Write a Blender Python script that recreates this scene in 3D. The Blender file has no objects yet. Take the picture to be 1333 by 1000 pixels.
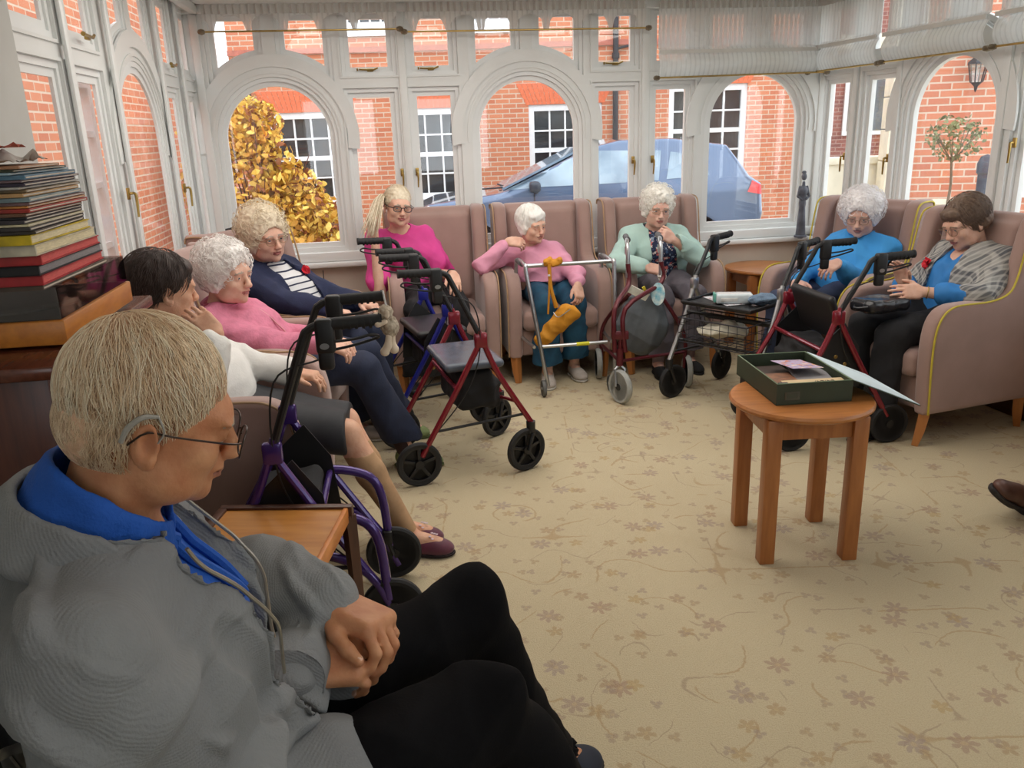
import bpy, bmesh, math, random
import numpy as np
import openvdb
from mathutils import Vector, Matrix, Euler
from mathutils.geometry import tessellate_polygon
random.seed(7); RNG = np.random.default_rng(7)
S = bpy.context.scene
COL = S.collection
PI = math.pi
def R(d): return math.radians(d)
def V(*a): return np.array(a, dtype=float)
# ---------------------------------------------------------------- camera model (for turning sight lines into world points)
CF, CP, CR_, CH = 1070.0, R(17.2), R(-1.96), 1.55
_F = V(0, math.cos(CP), -math.sin(CP)); _U = V(0, math.sin(CP), math.cos(CP)); _Rr = V(1, 0, 0)
_R2 = math.cos(CR_) * _Rr + math.sin(CR_) * _U; _U2 = -math.sin(CR_) * _Rr + math.cos(CR_) * _U
CAMP = V(0, 0, CH)
def ray(x, y): return _F + _R2 * (x - 666.5) / CF - _U2 * (y - 500) / CF
def atz(x, y, z): d = ray(x, y); return CAMP + d * (z - CH) / d[2]
def aty(x, y, yy): d = ray(x, y); return CAMP + d * yy / d[1]
# ---------------------------------------------------------------- materials
def _n(nt, t, **k):
    n = nt.nodes.new(t)
    for a, b in k.items(): setattr(n, a, b)
    return n
def srgb(c):
    return tuple(((v / 255) / 12.92 if v / 255 <= .04045 else ((v / 255 + .055) / 1.055) ** 2.4) for v in c)
_MC = {}
def mat(name, rgb, rough=.6, metal=0., var=.12, vs=18., bump=0., bs=60., sheen=0., sss=0., spec=.5, rgb2=None, stretch=None, coat=0.):
    """principled material; colour varies a little by noise, bump by a second noise"""
    if name in _MC: return _MC[name]
    m = bpy.data.materials.new(name); m.use_nodes = True; nt = m.node_tree
    b = nt.nodes['Principled BSDF']; c = srgb(rgb)
    tc = _n(nt, 'ShaderNodeTexCoord'); vec = tc.outputs['Object']
    if stretch:
        mp = _n(nt, 'ShaderNodeMapping'); mp.inputs['Scale'].default_value = stretch
        nt.links.new(vec, mp.inputs[0]); vec = mp.outputs[0]
    no = _n(nt, 'ShaderNodeTexNoise'); no.inputs['Scale'].default_value = vs; no.inputs['Detail'].default_value = 4
    nt.links.new(vec, no.inputs['Vector'])
    cr = _n(nt, 'ShaderNodeValToRGB')
    c2 = srgb(rgb2) if rgb2 else tuple(v * (1 - var * 1.6) for v in c)
    c1 = c if rgb2 else tuple(min(1, v * (1 + var)) for v in c)
    cr.color_ramp.elements[0].position = .3; cr.color_ramp.elements[1].position = .7
    cr.color_ramp.elements[0].color = (*c2, 1); cr.color_ramp.elements[1].color = (*c1, 1)
    nt.links.new(no.outputs['Fac'], cr.inputs[0]); nt.links.new(cr.outputs[0], b.inputs['Base Color'])
    b.inputs['Roughness'].default_value = rough; b.inputs['Metallic'].default_value = metal
    b.inputs['Specular IOR Level'].default_value = spec
    if sheen: b.inputs['Sheen Weight'].default_value = sheen
    if coat: b.inputs['Coat Weight'].default_value = coat
    if sss:
        b.inputs['Subsurface Weight'].default_value = sss; b.inputs['Subsurface Radius'].default_value = (.02, .008, .004)
    if bump:
        n2 = _n(nt, 'ShaderNodeTexNoise'); n2.inputs['Scale'].default_value = bs; n2.inputs['Detail'].default_value = 3
        nt.links.new(vec, n2.inputs['Vector'])
        bp = _n(nt, 'ShaderNodeBump'); bp.inputs['Strength'].default_value = bump; bp.inputs['Distance'].default_value = .004
        nt.links.new(n2.outputs['Fac'], bp.inputs['Height']); nt.links.new(bp.outputs[0], b.inputs['Normal'])
    _MC[name] = m; return m
def wave_bump(m, scale, strength, direction='X', dist=.004, distort=1.5):
    nt = m.node_tree; b = nt.nodes['Principled BSDF']
    tc = _n(nt, 'ShaderNodeTexCoord'); w = _n(nt, 'ShaderNodeTexWave', bands_direction=direction)
    w.inputs['Scale'].default_value = scale; w.inputs['Distortion'].default_value = distort; w.inputs['Detail Scale'].default_value = .4
    nt.links.new(tc.outputs['Object'], w.inputs[0])
    bp = _n(nt, 'ShaderNodeBump'); bp.inputs['Strength'].default_value = strength; bp.inputs['Distance'].default_value = dist
    nt.links.new(w.outputs['Fac'], bp.inputs['Height'])
    old = b.inputs['Normal'].links
    if old: nt.links.new(old[0].from_socket, bp.inputs['Normal'])
    nt.links.new(bp.outputs[0], b.inputs['Normal']); return m
def glass(name, tint=(1, 1, 1), fac=.06, rough=0.02):
    if name in _MC: return _MC[name]
    m = bpy.data.materials.new(name); m.use_nodes = True; nt = m.node_tree; nt.nodes.clear()
    o = _n(nt, 'ShaderNodeOutputMaterial'); mx = _n(nt, 'ShaderNodeMixShader'); t = _n(nt, 'ShaderNodeBsdfTransparent'); g = _n(nt, 'ShaderNodeBsdfGlossy')
    t.inputs[0].default_value = (*tint, 1); g.inputs['Roughness'].default_value = rough; mx.inputs[0].default_value = fac
    nt.links.new(t.outputs[0], mx.inputs[1]); nt.links.new(g.outputs[0], mx.inputs[2]); nt.links.new(mx.outputs[0], o.inputs[0])
    _MC[name] = m; return m
# ---------------------------------------------------------------- mesh accumulator
class MB:
    def __init__(s): s.v = []; s.f = []; s.m = []; s.mi = 0
    def add(s, vs, fs):
        o = len(s.v); s.v += [tuple(map(float, p)) for p in vs]
        for f in fs: s.f.append(tuple(i + o for i in f)); s.m.append(s.mi)
        return s
    def bm(s, bm, M=None):
        if M is not None: bmesh.ops.transform(bm, matrix=M, verts=bm.verts)
        bm.verts.ensure_lookup_table(); bm.verts.index_update()
        s.add([v.co[:] for v in bm.verts], [[v.index for v in f.verts] for f in bm.faces]); bm.free(); return s
    def box(s, c, size, rot=(0, 0, 0), bev=0., seg=2, M=None):
        bm = bmesh.new(); bmesh.ops.create_cube(bm, size=1)
        bmesh.ops.scale(bm, vec=size, verts=bm.verts)
        if bev: bmesh.ops.bevel(bm, geom=bm.edges[:], offset=min(bev, min(size) * .49), segments=seg, profile=.5, affect='EDGES')
        T = Matrix.Translation(c) @ Euler(rot).to_matrix().to_4x4()
        if M is not None: T = M @ T
        return s.bm(bm, T)
    def boxmm(s, a, b, bev=0., seg=2, M=None):
        return s.box([(a[i] + b[i]) / 2 for i in range(3)], [abs(b[i] - a[i]) for i in range(3)], bev=bev, seg=seg, M=M)
    def tube(s, pts, r, n=10, closed=False, smooth=0, caps=True):
        P = [np.array(p, float) for p in pts]
        if smooth: P = spline(P, smooth, closed)
        rs = r if hasattr(r, '__len__') else [r] * len(P)
        if hasattr(r, '__len__') and len(rs) != len(P): rs = np.interp(np.linspace(0, 1, len(P)), np.linspace(0, 1, len(rs)), rs)
        vs = []; N = len(P); up = None
        for i in range(N):
            a = P[(i - 1) % N] if (closed or i) else P[0]; b = P[(i + 1) % N] if (closed or i < N - 1) else P[-1]
            t = b - a; t = t / (np.linalg.norm(t) + 1e-9)
            if up is None:
                up = V(0, 0, 1) if abs(t[2]) < .9 else V(1, 0, 0)
            up = up - t * (up @ t); up /= (np.linalg.norm(up) + 1e-9); sd = np.cross(t, up)
            for k in range(n):
                q = 2 * PI * k / n; vs.append(P[i] + rs[i] * (math.cos(q) * up + math.sin(q) * sd))
        fs = []
        for i in range(N if closed else N - 1):
            j = (i + 1) % N
            for k in range(n): fs.append((i * n + k, i * n + (k + 1) % n, j * n + (k + 1) % n, j * n + k))
        if caps and not closed: fs += [tuple(range(n))[::-1], tuple((N - 1) * n + k for k in range(n))]
        return s.add(vs, fs)
    def lathe(s, prof, c=(0, 0, 0), n=24, M=None, axis='z'):
        vs = []
        for r_, z in prof:
            for k in range(n):
                q = 2 * PI * k / n; p = (r_ * math.cos(q), r_ * math.sin(q), z)
                if axis == 'x': p = (z, p[0], p[1])
                if axis == 'y': p = (p[0], z, p[1])
                vs.append(p)
        T = Matrix.Translation(c) if M is None else M @ Matrix.Translation(c)
        vs = [(T @ Vector(p))[:] for p in vs]
        fs = [(i * n + k, i * n + (k + 1) % n, (i + 1) * n + (k + 1) % n, (i + 1) * n + k) for i in range(len(prof) - 1) for k in range(n)]
        if prof[0][0] > 1e-5: fs.append(tuple(range(n))[::-1])
        if prof[-1][0] > 1e-5: fs.append(tuple((len(prof) - 1) * n + k for k in range(n)))
        return s.add(vs, fs)
    def panel(s, outer, holes, y0, y1, fn=None):
        """flat panel in the x-z plane with holes, from depth y0 to y1; fn maps (x, y, z)"""
        loops = [outer] + holes
        tri = tessellate_polygon([[Vector((p[0], p[1], 0)) for p in l] for l in loops])
        flat = [p for l in loops for p in l]; n = len(flat)
        vs = [(p[0], y0, p[1]) for p in flat] + [(p[0], y1, p[1]) for p in flat]
        fs = [tuple(t) for t in tri] + [tuple(i + n for i in t)[::-1] for t in tri]
        o = 0
        for l in loops:
            for k in range(len(l)):
                a, b = o + k, o + (k + 1) % len(l); fs.append((a, b, b + n, a + n))
            o += len(l)
        if fn: vs = [fn(*p) for p in vs]
        return s.add(vs, fs)
    def build(s, name, m, parent=None, smooth=True, angle=35, loc=None):
        me = bpy.data.meshes.new(name); me.from_pydata(s.v, [], s.f); me.update()
        for x in (m if isinstance(m, (list, tuple)) else [m]): me.materials.append(x)
        if any(s.m): me.polygons.foreach_set('material_index', s.m)
        bm = bmesh.new(); bm.from_mesh(me); bmesh.ops.recalc_face_normals(bm, faces=bm.faces); bm.to_mesh(me); bm.free()
        if smooth: shade(me, angle)
        return link(name, me, parent, loc)
def shade(me, angle=35):
    me.polygons.foreach_set('use_smooth', [True] * len(me.polygons))
    me.set_sharp_from_angle(angle=R(angle))
def link(name, me, parent=None, loc=None):
    o = bpy.data.objects.new(name, me); COL.objects.link(o)
    if parent is not None: o.parent = parent
    if loc is not None: o.location = loc
    return o
def spline(P, sub, closed=False):
    out = []; N = len(P)
    for i in range(N if closed else N - 1):
        p0 = P[(i - 1) % N] if (closed or i > 0) else 2 * P[0] - P[1]; p1 = P[i]; p2 = P[(i + 1) % N]
        p3 = P[(i + 2) % N] if (closed or i + 2 < N) else 2 * P[-1] - P[-2]
        for k in range(sub):
            t = k / sub
            out.append(.5 * ((2 * p1) + (-p0 + p2) * t + (2 * p0 - 5 * p1 + 4 * p2 - p3) * t * t + (-p0 + 3 * p1 - 3 * p2 + p3) * t ** 3))
    if not closed: out.append(P[-1])
    return out
def empty(name, loc=(0, 0, 0), heading=None, rz=0.):
    o = bpy.data.objects.new(name, None); COL.objects.link(o); o.location = tuple(map(float, loc)); o.empty_display_size = .1
    o.rotation_euler = (0, 0, R(heading) - PI / 2 if heading is not None else rz)
    return o
def tag(o, label=None, cat=None, group=None, kind=None):
    if label: o['label'] = label
    if cat: o['category'] = cat
    if group: o['group'] = group
    if kind: o['kind'] = kind
    return o
def copy_tree(o, parent=None):
    c = o.copy(); COL.objects.link(c); c.parent = parent
    for ch in [x for x in bpy.data.objects if x.parent == o]: copy_tree(ch, c)
    return c
# ---------------------------------------------------------------- implicit surfaces
def rotm(rx=0, ry=0, rz=0): return np.array(Euler((R(rx), R(ry), R(rz))).to_matrix())
class Fr:
    """a local frame: origin + rotation + scale"""
    def __init__(s, o=(0, 0, 0), M=None, k=1.): s.o = np.array(o, float); s.M = np.eye(3) if M is None else np.array(M); s.k = k
    def p(s, q): return s.o + s.M @ (np.array(q, float) * s.k)
class SDF:
    def __init__(s, lo, hi, vox):
        s.lo = np.array(lo, float); s.vx = vox; n = np.ceil((np.array(hi) - s.lo) / vox).astype(int) + 1
        s.a = np.full(n, .2, dtype=np.float32); s.ax = [(s.lo[i] + np.arange(n[i]) * vox).astype(np.float32) for i in range(3)]
    def _sl(s, lo, hi, mg):
        out = []
        for i in range(3):
            a = int(max(0, math.floor((lo[i] - mg - s.lo[i]) / s.vx))); b = int(min(s.a.shape[i], math.ceil((hi[i] + mg - s.lo[i]) / s.vx) + 1))
            if b <= a: return None
            out.append(slice(a, b))
        return tuple(out)
    def _g(s, sl): return [s.ax[0][sl[0]][:, None, None], s.ax[1][sl[1]][None, :, None], s.ax[2][sl[2]][None, None, :]]
    def _ap(s, sl, d, k, op):
        a = s.a[sl]; k = max(k, 1e-4)
        if op == 'add':
            h = np.clip(.5 + .5 * (a - d) / k, 0, 1); s.a[sl] = a * (1 - h) + d * h - k * h * (1 - h)
        elif op == 'sub':
            d = -d; h = np.clip(.5 - .5 * (a - d) / k, 0, 1); s.a[sl] = a * (1 - h) + d * h + k * h * (1 - h)
        return s
    def cone(s, a, b, ra, rb=None, k=.02, op='add', lat=None, w=1., grow=0.):
        """tapered capsule; lat/w widen the section along the lateral axis"""
        rb = ra if rb is None else rb; ra += grow; rb += grow; a = np.array(a, float); b = np.array(b, float); rm = max(ra, rb) * max(1, w)
        sl = s._sl(np.minimum(a, b) - rm, np.maximum(a, b) + rm, k + 3 * s.vx)
        if sl is None: return s
        g = s._g(sl); ab = b - a; L2 = max(ab @ ab, 1e-9)
        q = [g[i] - np.float32(a[i]) for i in range(3)]
        t = np.clip((q[0] * ab[0] + q[1] * ab[1] + q[2] * ab[2]) / L2, 0, 1)
        q = [q[i] - t * ab[i] for i in range(3)]
        if lat is not None and w != 1:
            l = np.array(lat, float); l /= np.linalg.norm(l); e = q[0] * l[0] + q[1] * l[1] + q[2] * l[2]; f = (1 / w - 1)
            q = [q[i] + e * f * l[i] for i in range(3)]
        d = np.sqrt(q[0] ** 2 + q[1] ** 2 + q[2] ** 2) - (ra + t * (rb - ra))
        return s._ap(sl, d.astype(np.float32), k, op)
    def chain(s, pts, rs, **kw):
        for i in range(len(pts) - 1): s.cone(pts[i], pts[i + 1], rs[i], rs[i + 1], **kw)
        return s
    def ell(s, c, r, M=None, k=.02, op='add'):
        c = np.array(c, float); r = np.array(r, float) * np.ones(3); rm = r.max() if M is not None else r
        sl = s._sl(c - rm, c + rm, k + 3 * s.vx)
        if sl is None: return s
        g = s._g(sl); q = [g[i] - np.float32(c[i]) for i in range(3)]
        if M is not None: q = [q[0] * M[0][i] + q[1] * M[1][i] + q[2] * M[2][i] for i in range(3)]
        k0 = np.sqrt((q[0] / r[0]) ** 2 + (q[1] / r[1]) ** 2 + (q[2] / r[2]) ** 2)
        k1 = np.sqrt((q[0] / r[0] ** 2) ** 2 + (q[1] / r[1] ** 2) ** 2 + (q[2] / r[2] ** 2) ** 2)
        d = k0 * (k0 - 1) / np.maximum(k1, 1e-5)
        return s._ap(sl, d.astype(np.float32), k, op)
    def box(s, c, h, M=None, rd=.01, k=.01, op='add'):
        c = np.array(c, float); h = np.array(h, float) - rd; rm = np.linalg.norm(h) + rd if M is not None else h + rd
        sl = s._sl(c - rm, c + rm, k + 3 * s.vx)
        if sl is None: return s
        g = s._g(sl); q = [g[i] - np.float32(c[i]) for i in range(3)]
        if M is not None: q = [q[0] * M[0][i] + q[1] * M[1][i] + q[2] * M[2][i] for i in range(3)]
        q = [np.abs(q[i]) - h[i] for i in range(3)]
        d = np.sqrt(sum(np.maximum(x, 0) ** 2 for x in q)) + np.minimum(np.maximum(q[0], np.maximum(q[1], q[2])), 0) - rd
        return s._ap(sl, d.astype(np.float32), k, op)
    def prism(s, poly, c, hw, rd=.02, k=.01, op='add', axis=0, taper=0.):
        """polygon in the y-z plane pushed along x (centre c, half width hw)"""
        P = np.array(poly, float); lo = P.min(0); hi = P.max(0)
        sl = s._sl((c - hw, lo[0], lo[1]), (c + hw, hi[0], hi[1]), rd + k + 3 * s.vx)
        g = s._g(sl); Y = g[1] + 0 * g[2]; Z = g[2] + 0 * g[1]; Y = Y[0]; Z = Z[0]
        d = np.full(Y.shape, 1e9); sg = np.ones(Y.shape); n = len(P)
        for i in range(n):
            a = P[i]; b = P[i - 1]; e = b - a; wy = Y - a[0]; wz = Z - a[1]
            t = np.clip((wy * e[0] + wz * e[1]) / (e @ e), 0, 1); d = np.minimum(d, (wy - e[0] * t) ** 2 + (wz - e[1] * t) ** 2)
            c1 = Z >= a[1]; c2 = Z < b[1]; c3 = e[0] * wz > e[1] * wy
            sg = np.where((c1 & c2 & c3) | (~c1 & ~c2 & ~c3), -sg, sg)
        d2 = (sg * np.sqrt(d) + rd)[None]; hwz = hw - taper * np.clip(Z[None], -9, 9) if taper else hw
        dx = np.abs(g[0] - c) - (hwz - rd)
        dd = np.sqrt(np.maximum(d2, 0) ** 2 + np.maximum(dx, 0) ** 2) + np.minimum(np.maximum(d2, dx), 0) - rd
        return s._ap(sl, dd.astype(np.float32), k, op)
    def mesh(s, name, disp=None):
        g = openvdb.FloatGrid(.2); g.copyFromArray(s.a); P, Q = g.convertToQuads(isovalue=0.0)[:2]
        P = np.array(P, dtype=np.float64) * s.vx + s.lo; Q = np.array(Q)
        me = bpy.data.meshes.new(name); me.vertices.add(len(P)); me.vertices.foreach_set('co', P.ravel())
        me.loops.add(Q.size); me.loops.foreach_set('vertex_index', Q.ravel().astype(np.int32))
        me.polygons.add(len(Q)); me.polygons.foreach_set('loop_start', np.arange(0, Q.size, 4, dtype=np.int32))
        me.polygons.foreach_set('loop_total', np.full(len(Q), 4, dtype=np.int32))
        me.update(calc_edges=True); me.validate()
        if disp is not None:
            n = np.empty(len(me.vertices) * 3); me.vertex_normals.foreach_get('vector', n); n = n.reshape(-1, 3)
            P = np.empty(len(me.vertices) * 3); me.vertices.foreach_get('co', P); P = P.reshape(-1, 3)
            me.vertices.foreach_set('co', (P + n * disp(P)[:, None]).ravel()); me.update()
        me.polygons.foreach_set('use_smooth', [True] * len(me.polygons))
        return me
    def build(s, name, m, parent=None, disp=None, mi=None):
        me = s.mesh(name, disp)
        for x in (m if isinstance(m, (list, tuple)) else [m]): me.materials.append(x)
        if mi is not None:
            c = np.empty(len(me.polygons) * 3); me.polygons.foreach_get('center', c)
            me.polygons.foreach_set('material_index', mi(c.reshape(-1, 3)).astype(np.int32))
        return link(name, me, parent)
def folds(amp=.006, sc=22., seed=0, ridge=True, direction=None):
    g = np.random.default_rng(seed); K = g.normal(size=(7, 3)); K /= np.linalg.norm(K, axis=1)[:, None]
    if direction is not None: K = K * .45 + np.array(direction)[None]; K /= np.linalg.norm(K, axis=1)[:, None]
    fr = sc * (1 + g.random(7) * 1.3); ph = g.random(7) * 6.28; W = g.normal(size=(7, 3)) * sc * .35
    def f(P):
        o = np.zeros(len(P))
        for i in range(7):
            q = np.sin(P @ K[i] * fr[i] + ph[i] + 1.6 * np.sin(P @ W[i] + ph[i] * 2))
            o += (1 - 2 * np.abs(q)) * (1 if ridge else 0) + (0 if ridge else 1) * q
        return o * amp / 3.2
    return f
def curls(amp=.008, sc=90., seed=0):
    g = np.random.default_rng(seed); A = g.normal(size=(3, 3, 3)); 
    def f(P):
        q = P * sc; w = np.stack([np.sin(q @ A[0, i]) for i in range(3)], 1) * .9
        q = q + w; o = np.sin(q[:, 0]) * np.sin(q[:, 1] + .5) * np.sin(q[:, 2]) + .6 * np.sin(q @ A[1, 0] * .8) * np.sin(q @ A[1, 1] * .8)
        return o * amp
    return f
def sdf_at(s, p):
    q = (np.array(p) - s.lo) / s.vx; i = np.floor(q).astype(int)
    if (i < 0).any() or (i + 1 >= s.a.shape).any(): return .2
    f = q - i; v = 0
    for a in (0, 1):
        for b in (0, 1):
            for c in (0, 1): v += s.a[i[0] + a, i[1] + b, i[2] + c] * (f[0] if a else 1 - f[0]) * (f[1] if b else 1 - f[1]) * (f[2] if c else 1 - f[2])
    return v
def hit(s, o, d, mx=.6, off=0.):
    """walk from o (outside) along d until the surface"""
    o = np.array(o, float); d = np.array(d, float); d /= np.linalg.norm(d); t = 0
    while t < mx:
        if sdf_at(s, o + d * t) <= 0: return o + d * (t - off)
        t += .002
    return None
# ================================================================ room shell
YW, YL, YR = R(8.8), R(8.4), R(12)
CRN = V(2.301, 6.197, 0); CLF = V(-1.957, 5.538, 0)
M_white = mat('white_gloss_paint', (226, 228, 226), rough=.35, var=.03, vs=3)
M_sash = mat('white_sash_paint', (232, 234, 233), rough=.3, var=.02, vs=3)
M_cream = mat('cream_plaster', (214, 200, 186), rough=.8, var=.04, vs=4)
M_grey = mat('pale_grey_plaster', (196, 195, 190), rough=.8, var=.04, vs=4)
M_ceil = mat('ceiling_white', (238, 238, 235), rough=.9, var=.02, vs=2)
M_pane = glass('window_glass')
M_brass = mat('aged_brass', (176, 148, 88), rough=.3, metal=1., var=.15)
M_skirt = mat('dark_skirting_wood', (84, 50, 32), rough=.4, var=.2, vs=6, stretch=(1, 1, 8))
M_chrome = mat('chrome', (200, 200, 202), rough=.18, metal=1., var=.04)
class WF:      # wall frame: x right seen from inside, y outward, z up
    def __init__(s, o, rz): s.o = o; s.rz = rz
    def put(s, ob): ob.location = tuple(s.o); ob.rotation_euler = (0, 0, s.rz); return ob
    def w(s, x, y, z): c, n = math.cos(s.rz), math.sin(s.rz); return s.o + V(x * c - y * n, x * n + y * c, z)
FAR = WF(CRN, YW); LEFT = WF(CLF, PI / 2 + YL); RIGHT = WF(CRN, YR - PI / 2)
def shape(sp, off=0.):
    if sp[0] == 'r':
        _, a, b, c, d = sp; return [(a - off, c - off), (b + off, c - off), (b + off, d + off), (a - off, d + off)]
    if sp[0] == 'a':
        _, xc, r, z0, zs = sp; r = r + off
        return [(xc - r, z0 - off), (xc + r, z0 - off)] + [(xc + r * math.cos(q), zs + r * math.sin(q)) for q in np.linspace(0, PI, 33)]
    _, a, b, d, xc, zs, rr = sp; a -= off; b += off; d += off; rr -= off
    bot = [(x, zs + math.sqrt(max(rr * rr - (x - xc) ** 2, 0))) for x in np.linspace(a, b, 12)]
    return bot + [(b, d), (a, d)]
ZB, ZC, ZT = .86, 1.78, 2.25
def module(xc, r=.325):   # arch window and the two panes above it
    zs = 1.862 - r; h = .235; g = .095
    return [('a', xc, r, ZB, zs), ('s', xc - r - .005, xc - g, ZT, xc, zs, r + .225), ('s', xc + g, xc + r + .005, ZT, xc, zs, r + .225)]
def cas(a, b): return [('r', a, b, ZB, ZC), ('r', a, b, 1.965, ZT)]
WN = [0]
def handle(par, x, z, up=-1, side=1):
    m = MB(); m.box((x, -.055, z), (.022, .012, .05), bev=.003); m.tube([(x, -.06, z), (x, -.08, z), (x + .004 * side, -.084, z - .02 * -up), (x, -.082, z + up * .1)], [.006, .006, .007, .005], n=8, smooth=3)
    o = m.build('window_handle', M_brass, par); return o
def stay(par, x, z):
    m = MB(); m.box((x, -.05, z), (.04, .014, .02), bev=.003); m.tube([(x - .07, -.062, z + .004), (x + .02, -.064, z), (x + .05, -.062, z + .012)], .006, n=8)
    m.tube([(x - .075, -.062, z + .004), (x - .085, -.062, z + .004)], .009, n=8)
    m.build('window_stay', M_brass, par)
def windows(W, specs, handles={}, skip=(), d=1.):
    for i, sp in enumerate(specs):
        WN[0] += 1; o = empty('window_%d' % WN[0]); W.put(o); o['kind'] = 'structure'
        m = MB(); m.panel(shape(sp, .0545), [shape(sp, .03)], -.045 * d, .014 * d); m.panel(shape(sp, .0305), [shape(sp, 0)], -.022 * d, .010 * d)
        m.build('window_frame', M_sash, o)
        if i not in skip:
            p = MB(); p.panel(shape(sp, .012), [], -.003, .003); p.build('window_pane', M_pane, o, smooth=False)
        if i in handles:
            k, x, z = handles[i]
            handle(o, x, z) if k == 'h' else stay(o, x, z)
def wallpanel(name, W, x0, x1, specs, arches, d=1.):
    m = MB(); m.panel([(x0, .70), (x1, .70), (x1, 2.34), (x0, 2.34)], [shape(s, .055) for s in specs], -.06 * d, .018 * d)
    for s in specs:
        if s[0] == 'a':
            _, xc, r, z0, zs = s; 
            for ra, rb, t in ((.075, .088, .006), (.115, .19, .012)):
                m.panel([(xc + (r + rb) * math.cos(q), zs + (r + rb) * math.sin(q)) for q in np.linspace(-.15, PI + .15, 40)] + [(xc + (r + ra) * math.cos(q), zs + (r + ra) * math.sin(q)) for q in np.linspace(PI + .15, -.15, 40)], [], -.06 * d - t, -.0595 * d)
        elif s[0] == 'r':
            m.panel(shape(s, .068), [shape(s, .056)], -.06 * d - .008, -.0595 * d)
    o = m.build(name, M_white, angle=30); W.put(o); o['kind'] = 'structure'; return o
def vbars(W, xs, w=.07, z0=.74, z1=2.33, t=.03):
    m = MB()
    for x in xs: m.boxmm((x - w / 2, -.06 - t, z0), (x + w / 2, -.058, z1), bev=.008)
    o = m.build('trim_%d' % (TR()), M_white); W.put(o); o['kind'] = 'structure'
_t = [0]
def TR(): _t[0] += 1; return _t[0]
far_specs = module(-3.805) + cas(-3.315, -3.075) + cas(-2.9, -2.678) + module(-2.168) + cas(-1.668, -1.448) + cas(-1.262, -1.05) + module(-.538)
wallpanel('wall_far', FAR, -4.33, .02, far_specs, 0)
windows(FAR, far_specs, {3: ('h', -3.03, 1.3), 4: ('s', -3.19, 1.945), 5: ('h', -2.93, 1.3), 6: ('s', -2.8, 1.945), 10: ('h', -1.43, 1.32), 11: ('s', -1.56, 1.95), 12: ('h', -1.29, 1.32)})
vbars(FAR, [-4.24, -2.985, -1.355, -.06], w=.05, t=.02)
left_specs = cas(-.335, -.09) + cas(-.83, -.58) + module(-1.38, .325) + cas(-2.27, -1.975) + cas(-2.76, -2.45)
wallpanel('wall_left', LEFT, -2.86, 0, left_specs, 0, d=.4)
windows(LEFT, left_specs, {2: ('h', -.86, 1.3), 3: ('s', -.7, 1.945), 7: ('h', -1.93, 1.34), 8: ('s', -2.11, 1.945)}, d=.4)
vbars(LEFT, [-.03, -.45, -.96, -1.82, -2.36], w=.05, t=-.02)
right_specs = cas(.11, .35) + cas(.57, .81) + module(1.325) + cas(1.87, 2.11) + cas(2.33, 2.57) + module(3.1) + cas(3.66, 3.9) + cas(4.1, 4.34)
wallpanel('wall_right', RIGHT, -.02, 4.6, right_specs, 0)
windows(RIGHT, right_specs, {0: ('h', .38, 1.3), 7: ('h', 1.84, 1.4), 2: ('h', .84, 1.3)})
vbars(RIGHT, [.04, .46, .9, 1.74], w=.05, t=.02)
def slab(name, W, x0, x1, y0, y1, z0, z1, m, kind='structure', bev=0.):
    b = MB(); b.boxmm((x0, y0, z0), (x1, y1, z1), bev=bev); o = b.build(name, m, angle=30); W.put(o); o['kind'] = kind; return o
slab('wall_far_lower', FAR, -4.33, .06, -.06, .2, 0, .70, M_cream)
slab('wall_left_lower', LEFT, -2.86, .06, -.06, .2, 0, .70, M_cream)
slab('wall_right_lower', RIGHT, -.06, 4.6, -.06, .2, 0, .70, M_cream)
slab('wall_left_plain', LEFT, -9.5, -2.86, -.06, .2, 0, 2.34, M_grey)
slab('wall_right_plain', RIGHT, 6.6, 9.5, -.06, .2, 0, 2.34, M_grey)
slab('wall_right_plain_lower', RIGHT, 4.6, 6.6, -.06, .2, 0, .70, M_cream)
# sills, moulded front edge
def sill(W, x0, x1):
    o = slab('trim_%d' % TR(), W, x0, x1, -.13, -.02, .70, .735, M_sash, bev=.012)
    o = slab('trim_%d' % TR(), W, x0, x1, -.09, -.02, .735, .80, M_sash, bev=.01)
sill(FAR, -4.3, 0.03); sill(LEFT, -2.86, .0); sill(RIGHT, .0, 4.6)
slab('baseboard_right', RIGHT, 0, 9.5, -.085, -.058, 0, .14, M_skirt, bev=.008)
slab('baseboard_far', FAR, -4.3, 0, -.085, -.058, 0, .14, M_skirt, bev=.008)
slab('baseboard_left', LEFT, -9.5, 0, -.085, -.058, 0, .14, M_skirt, bev=.008)
slab('trim_%d' % TR(), FAR, -4.33, .05, -.11, -.058, 2.285, 2.335, M_white, bev=.01)
slab('trim_%d' % TR(), LEFT, -2.9, .0, -.11, -.058, 2.285, 2.335, M_white, bev=.01)
WB = WF(V(0, -3.2, 0), PI)
b_specs = [('r', -2.6, -1.2, .9, 2.1), ('r', -.6, .6, .9, 2.1), ('r', 1.4, 3.2, .9, 2.1)]  # unseen openings added behind the camera to let in fill daylight
b = MB(); b.panel([(-5, 0), (3.2, 0), (3.2, 2.34), (-5, 2.34)], [shape(s) for s in b_specs], -.06, .1); o = b.build('wall_back', M_grey); WB.put(o); o['kind'] = 'structure'
# floor and ceiling follow the room outline
def plate(name, z0, z1, m, mg=0.):
    P = [LEFT.w(-9.3, mg, 0), FAR.w(-4.33 - mg, mg, 0), FAR.w(mg, mg, 0), RIGHT.w(9.3, mg, 0)]
    vs = [(p[0], p[1], z) for z in (z0, z1) for p in P]; b = MB(); b.add(vs, [(0, 1, 2, 3), (7, 6, 5, 4)] + [(i, (i + 1) % 4, (i + 1) % 4 + 4, i + 4) for i in range(4)])
    o = b.build(name, m, smooth=False); o['kind'] = 'structure'; return o
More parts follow.
